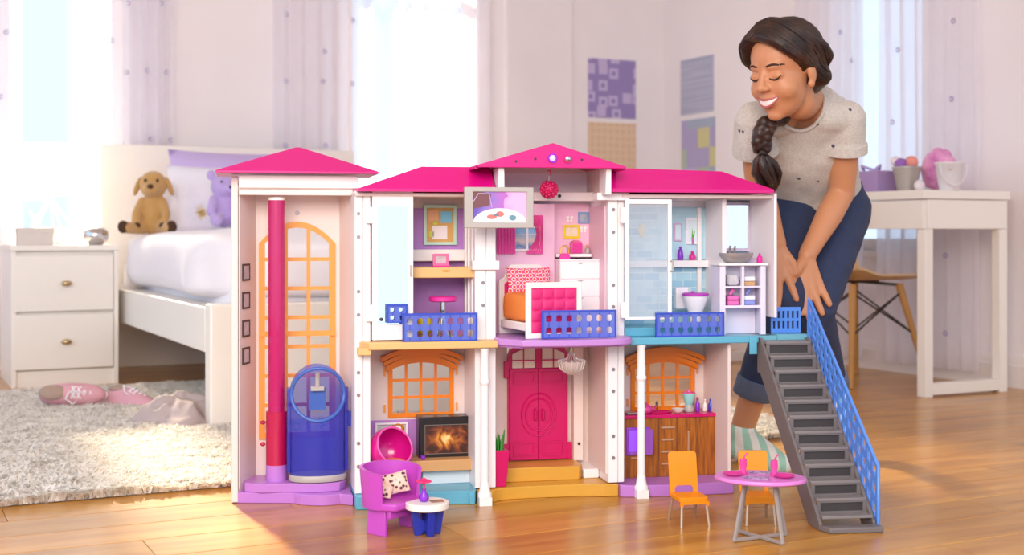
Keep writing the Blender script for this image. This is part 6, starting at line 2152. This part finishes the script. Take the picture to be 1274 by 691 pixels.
for hip, kn, an in ((hipL, kneeL, ankL), (hipR, kneeR, ankR)):
    body.chain([(hip, .07), (kn, .047), (kn.lerp(an, .4), .046), (kn.lerp(an, .8), .034), (an, .031)], 18)
# hands: palm from four metacarpals, five separate fingers each
def hand(wr, knuckles, mids, tips, thumb, rk=.0115, rt=.0078):
    for k, m_, t in zip(knuckles, mids, tips):
        body.chain([(wr.lerp(k, .1), .0175), (wr.lerp(k, .6), .0140), (k, rk + .0012)], 12)
        body.chain([(k, rk), (m_, rk * .88), (m_.lerp(t, .6), rk * .8), (t, rt)], 12)
    body.chain([(wr, .0165), (thumb[0], .0135), (thumb[1], .0105), (thumb[2], .0078)], 12)
hand(wrL, [W(979, 342, 3.25), W(969, 348, 3.245), W(959, 349, 3.25), W(950, 346, 3.256)],
     [W(985, 358, 3.235), W(969, 367, 3.225), W(957, 367, 3.23), W(946, 361, 3.24)],
     [W(991, 373, 3.225), W(967, 385, 3.21), W(954, 384, 3.215), W(941, 376, 3.225)],
     [W(978, 318, 3.262), W(986, 327, 3.252), W(990, 341, 3.25)])
hand(wrR, [W(993, 357, 3.275), W(1002, 362, 3.27), W(1011, 360, 3.272), W(1019, 354, 3.28)],
     [W(994, 374, 3.265), W(1004, 380, 3.26), W(1017, 376, 3.262), W(1026, 367, 3.272)],
     [W(997, 390, 3.255), W(1007, 398, 3.25), W(1023, 390, 3.255), W(1032, 379, 3.265)],
     [W(994, 332, 3.275), W(987, 345, 3.262), W(985, 359, 3.25)])
bm_ = fuse(body, .0034, 6, 'body')
# soften the cheeks and jaw so the face stays round and young
HMi = HM.inverted()
bms = bmesh.new(); bms.from_mesh(bm_)
msk = []
for v_ in bms.verts:
    q = HMi @ v_.co
    if -.115 < q.z < -.006 and .018 < abs(q.x) < .066 and -.01 < q.y < .085 and not (abs(q.x) < .030 and q.y > .062 and q.z > -.07):
        msk.append(v_)
for _ in range(26):
    bmesh.ops.smooth_vert(bms, verts=msk, factor=.5, use_axis_x=True, use_axis_y=True, use_axis_z=True)
bms.to_mesh(bm_); bms.free()
bm_.shade_smooth()
bvh = BVHTree.FromPolygons([v.co.copy() for v in bm_.vertices], [tuple(p.vertices) for p in bm_.polygons])
# lobes of the mouth, eyes, brows laid on the skin
def on_face(x, z, lift=0.0):
    o = hd_(x, .2, z)
    hit = bvh.ray_cast(o, -fw)
    return (hit[0] + fw * lift) if hit[0] else hd_(x, .09, z)
gpart('body', bm_, 'skin')
for s in (-1, 1):
    pts = [on_face(s * (.016 + .028 * t), .000 - .0065 * math.sin(PI * t) ** .8 + .004 * t, .0008) for t in [k / 10 for k in range(11)]]
    gmb('eyelash', MB().tube(pts, [(.0006 + .0017 * math.sin(PI * min(1, .1 + .85 * k / 10))) for k in range(11)], 6), 'lash')
    pts = [on_face(s * (.013 + .034 * t), .0235 + .0075 * math.sin(PI * (.15 + .7 * t)) - .003 * t, .0004) for t in [k / 10 for k in range(11)]]
    gmb('eyebrow', MB().tube(pts, [(.0010 + .0019 * math.sin(PI * min(1, .15 + .8 * k / 10))) for k in range(11)], 6), 'brow')
def mouth(z0, sag, w_, lift, n_=12):
    return [on_face(w_ * (2 * t - 1), z0 - sag * (1 - (2 * t - 1) ** 2), lift) for t in [k / n_ for k in range(n_ + 1)]]
up_, lo_ = mouth(-.0445, .0040, .029, .001), mouth(-.0445, .0185, .029, .001)
mb = MB()
mb.grid(12, 3, lambda a, b: up_[round(a * 12)].lerp(lo_[round(a * 12)], b * .92) + fw * (.0022 * math.sin(PI * a)))
gmb('teeth', mb, 'teeth')
taper = [.0012 + .0026 * math.sin(PI * k / 12) for k in range(13)]
gmb('upper_lip', MB().tube([p + zz * .0012 for p in up_], [t * .85 for t in taper], 8), 'lip')
gmb('lower_lip', MB().tube([p - zz * .0010 for p in lo_], [t * 1.15 for t in taper], 8), 'lip')

# ---- hair: combed back from the brow, gathered into a braid over her right shoulder
hair = MB()
hair.ell((0, -.028, .034), (.080, .092, .080), 30)
hair.ell((0, -.050, .004), (.072, .066, .074), 26)
hair.ell((.0, -.066, -.03), (.053, .042, .052), 22)
# front swept from a far-side parting across the brow to the near temple, over the ear and back
for k in range(9):
    t = k / 8
    y0 = .052 - .085 * t
    z0 = .090 + .022 * math.sin(PI * (.1 + .8 * t))
    r = .0135
    hair.chain([((.034, y0 - .004, z0 - .006), r), ((.004, y0 + .006, z0), r + .001), ((-.030, y0 + .008, z0 - .010), r + .002), ((-.058, y0 - .002, z0 - .034), r + .002), ((-.075, y0 - .024, z0 - .064), r), ((-.070, y0 * .8 - .050, z0 - .088), r), ((-.050, y0 * .4 - .070, z0 - .108), r * .9)], 10)
    hair.chain([((.034, y0 - .004, z0 - .006), r), ((.056, y0 - .002, z0 - .026), r + .001), ((.074, y0 - .022, z0 - .058), r), ((.072, y0 - .050, z0 - .088), r)], 10)
hair.chain([((.055, -.078, -.02), .032), ((.060, -.080, -.06), .030), ((.058, -.056, -.095), .026), ((.05, -.02, -.118), .022)], 14)
hair.chain([((-.05, -.062, -.035), .026), ((.0, -.090, -.055), .030), ((.05, -.080, -.06), .028)], 14)
hair.xf(HM)
b0 = hd_(.05, -.02, -.118)
b1 = W(957, 152, 3.20)
hair.chain([(b0, .022), (b0.lerp(b1, .5), .020), (b1, .019)], 14)
hm_ = fuse(hair, .0036, 2, 'hair')
hbv = BVHTree.FromPolygons([v.co.copy() for v in hm_.vertices], [tuple(p.vertices) for p in hm_.polygons])
gpart('hair', hm_, 'hair_brown')
# fine locks combed over the cap
cap = MB()
rnd = random.Random(11)
hcen = hd_(0, -.03, .03)
for k in range(150):
    near = k % 3 != 0
    t = rnd.random()
    y0 = .055 - .115 * t
    jit = rnd.uniform(-.012, .012)
    if near:
        key = [(.036, y0, .08), (.0, y0 + .008, .10), (-.035, y0 + .006, .085), (-.062, y0 - .006, .052), (-.078, y0 - .03, .016), (-.072, y0 - .056, -.014), (-.050, y0 * .6 - .09, -.04)]
    else:
        key = [(.036, y0, .08), (.06, y0 - .004, .065), (.078, y0 - .026, .025), (.074, y0 - .055, -.01), (.05, y0 * .6 - .09, -.04)]
    pts = []
    for q in range(15):
        f = q / 14 * (len(key) - 1)
        i0 = min(int(f), len(key) - 2)
        p = Vector(key[i0]).lerp(Vector(key[i0 + 1]), f - i0) + Vector((0, jit, jit * .6))
        d = ((HM @ p) - hcen).normalized()
        hit = hbv.ray_cast(hcen + d * .25, -d)
        if hit[0]:
            pts.append(hit[0] + d * .0006)
    if len(pts) > 6:
        cap.tube(pts, [.0006] + [.0020] * (len(pts) - 2) + [.0006], 5)
gmb('hair_locks', cap, 'hair_brown', smooth=80)
# three-strand plait, tie and tuft
braid_path = [W(957, 150, 3.20), W(950, 163, 3.195), W(947, 176, 3.20), W(949, 188, 3.205)]
def bp_at(t):
    k = min(int(t * 3), 2); f = t * 3 - k
    return braid_path[k].lerp(braid_path[k + 1], f)
pl_ = MB()
for j in range(3):
    pts, rs2 = [], []
    for i in range(28):
        t = i / 27
        ph = 2 * PI * (t * 1.6 + j / 3)
        c = bp_at(t)
        pts.append(c + Vector((.015 * math.cos(ph), .009 * math.sin(2 * ph), 0)))
        rs2.append(.0145 - .004 * t)
    pl_.tube(pts, rs2, 10)
gpart('braid', fuse(pl_, .0035, 1, 'braid'), 'hair_brown')
gmb('hair_tie', MB().tube([W(944, 190, 3.20), W(954, 190, 3.20)], .0095, 12), 'lash')
tf = MB()
c0, c1, c2 = W(949, 192, 3.205), W(953, 215, 3.22), W(958, 238, 3.235)
for k in range(46):
    a, r = rnd.uniform(0, 2 * PI), rnd.uniform(.3, 1)
    d1 = Vector((math.cos(a) * .036 * r, math.sin(a) * .024 * r, rnd.uniform(-.006, .008)))
    d2 = Vector((math.cos(a + .5) * .028 * r, math.sin(a + .5) * .02 * r, rnd.uniform(-.008, .018)))
    tf.tube([c0 + d1 * .12, c0.lerp(c1, .5) + d1 * .75, c1 + d1, c1.lerp(c2, .6) + d2, c2 + d2 * .6], [.006, .009, .008, .006, .001], 7)
gmb('braid_tuft', tf, 'hair_brown', smooth=80)

# ---- T-shirt
tee = MB()
pts = [W(1013, 263, 3.575), W(1012, 246, 3.55), W(1010, 224, 3.51), W(1004, 176, 3.41), W(1000, 148, 3.345), W(999, 128, 3.29)]
tee.tube(pts, [(.134, .106), (.131, .102), (.124, .096), (.136, .102), (.130, .088), (.086, .068)], 32, flat=lat)
for sh, el, e in ((shL, elL, .46), (shR, elR, .44)):
    en = sh.lerp(el, e)
    out = (el - sh).normalized()
    tee.chain([(neckb.lerp(sh, .35) - Vector((0, 0, .020)), .050), (sh, .050)], 18)
    tee.tube([sh - out * .01, en], [.051, .058], 22)
nc = W(990, 126, 3.25)
def wr_(co, no):
    f = noise.noise(Vector((co.x * 9, co.y * 9, co.z * 16))) * .7 + noise.noise(co * 24) * .3
    return co + no * (.010 * f)
tm = fuse(tee, .0045, 3, 'tshirt', wr_)
bmx = bmesh.new(); bmx.from_mesh(tm)
axis = (W(985, 112, 3.14) - W(1004, 150, 3.36)).normalized()
dead = []
for v_ in bmx.verts:
    d = v_.co - nc
    al = d.dot(axis)
    ra = (d - axis * al).length
    if ra < .066 and al > -.06:
        dead.append(v_)
bmesh.ops.delete(bmx, geom=dead, context='VERTS')
# keep the open rim as the neckband line
rim_e = [e for e in bmx.edges if e.is_boundary]
loop = []
if rim_e:
    adj = {}
    for e in rim_e:
        for v_ in e.verts: adj.setdefault(v_, []).append(e.other_vert(v_))
    best = []
    seen = set()
    for st in adj:
        if st in seen: continue
        cur, path = st, [st]; seen.add(st)
        while True:
            nx = [q for q in adj[cur] if q not in seen]
            if not nx: break
            cur = nx[0]; seen.add(cur); path.append(cur)
        if len(path) > len(best): best = path
    P_ = [v_.co.copy() for v_ in best]
    N_ = len(P_)
    for _ in range(14):
        P_ = [(P_[i - 1] + P_[i] * 2 + P_[(i + 1) % N_]) / 4 for i in range(N_)]
    loop = P_[::3]
bmx.to_mesh(tm); bmx.free()
tm.shade_smooth()
gpart('tshirt', tm, 'tee_speckled')
if loop:
    gmb('neckband', MB().tube(loop + loop[:1], .0052, 8, cap=False), 'tee_speckled', 80)
for sh, el, e in ((shL, elL, .46), (shR, elR, .44)):
    en = sh.lerp(el, e); out = (el - sh).normalized()
    gmb('sleeve_cuff', MB().tube([en - out * .022, en + out * .001], [.0600, .0612], 26), 'tee_speckled')

# ---- jeans with turned-up cuffs
jn = MB()
jn.ell(pelvis - Vector((0, 0, .012)), (.128, .102, .105), 24)
cufL, cufR = kneeL.lerp(ankL, .74), kneeR.lerp(ankR, .93)
for hip, kn, cu_ in ((hipL, kneeL, cufL), (hipR, kneeR, cufR)):
    jn.chain([(hip, .086), (hip.lerp(kn, .5), .073), (kn, .0575)], 20)
    jn.tube([kn, kn.lerp(cu_, .5), cu_], [.0575, .053 if kn is kneeL else .046, .047 if kn is kneeL else .036], 20)
def jw(co, no):
    f = noise.noise(Vector((co.x * 16, co.y * 16, co.z * 34))) * .55 + noise.noise(co * 40) * .2
    k = 1.0
    for kn in (kneeL, kneeR):
        k += 1.6 * math.exp(-((co - kn).length / .06) ** 2)
    return co + no * (.0035 * f * k)
gpart('jeans', fuse(jn, .0048, 3, 'jeans', jw), 'denim')
for cu_, kn in ((cufL, kneeL), (cufR, kneeR)):
    d = (cu_ - kn).normalized()
    q_ = 1.0 if kn is kneeL else .78
    gmb('cuff', MB().tube([cu_ - d * .046, cu_ - d * .044, cu_ + d * .002, cu_ + d * .004], [.050 * q_, .0535 * q_, .053 * q_, .0495 * q_], 26), 'denim_cuff')

# ---- socks
sk = MB()
sk.chain([(W(924, 536, 3.36), .0350), (Vector((.606, 3.372, .068)), .036), (Vector((.592, 3.386, .036)), .034)], 16)
sk.chain([(Vector((.606, 3.37, .062)), .036), (Vector((.632, 3.30, .043)), .035), (Vector((.656, 3.235, .031)), .030), (Vector((.672, 3.19, .025)), .024)], 16)
sk.chain([(Vector((.592, 3.386, .036)), .034), (Vector((.622, 3.30, .030)), .028), (Vector((.64, 3.235, .026)), .026), (Vector((.655, 3.20, .022)), .021)], 16)
gpart('sock', fuse(sk, .004, 3, 'sock'), 'sock_stripe')
aR = ankR
sk = MB()
sk.chain([(aR + Vector((0, 0, -.005)), .035), (aR + Vector((.008, .028, -.035)), .034)], 16)
sk.chain([(aR + Vector((0, 0, -.02)), .035), (aR + Vector((-.012, -.045, -.085)), .034), (aR + Vector((-.022, -.095, -.132)), .028), (aR + Vector((-.028, -.135, -.138)), .022)], 16)
gpart('sock', fuse(sk, .004, 3, 'sock'), 'sock_stripe')
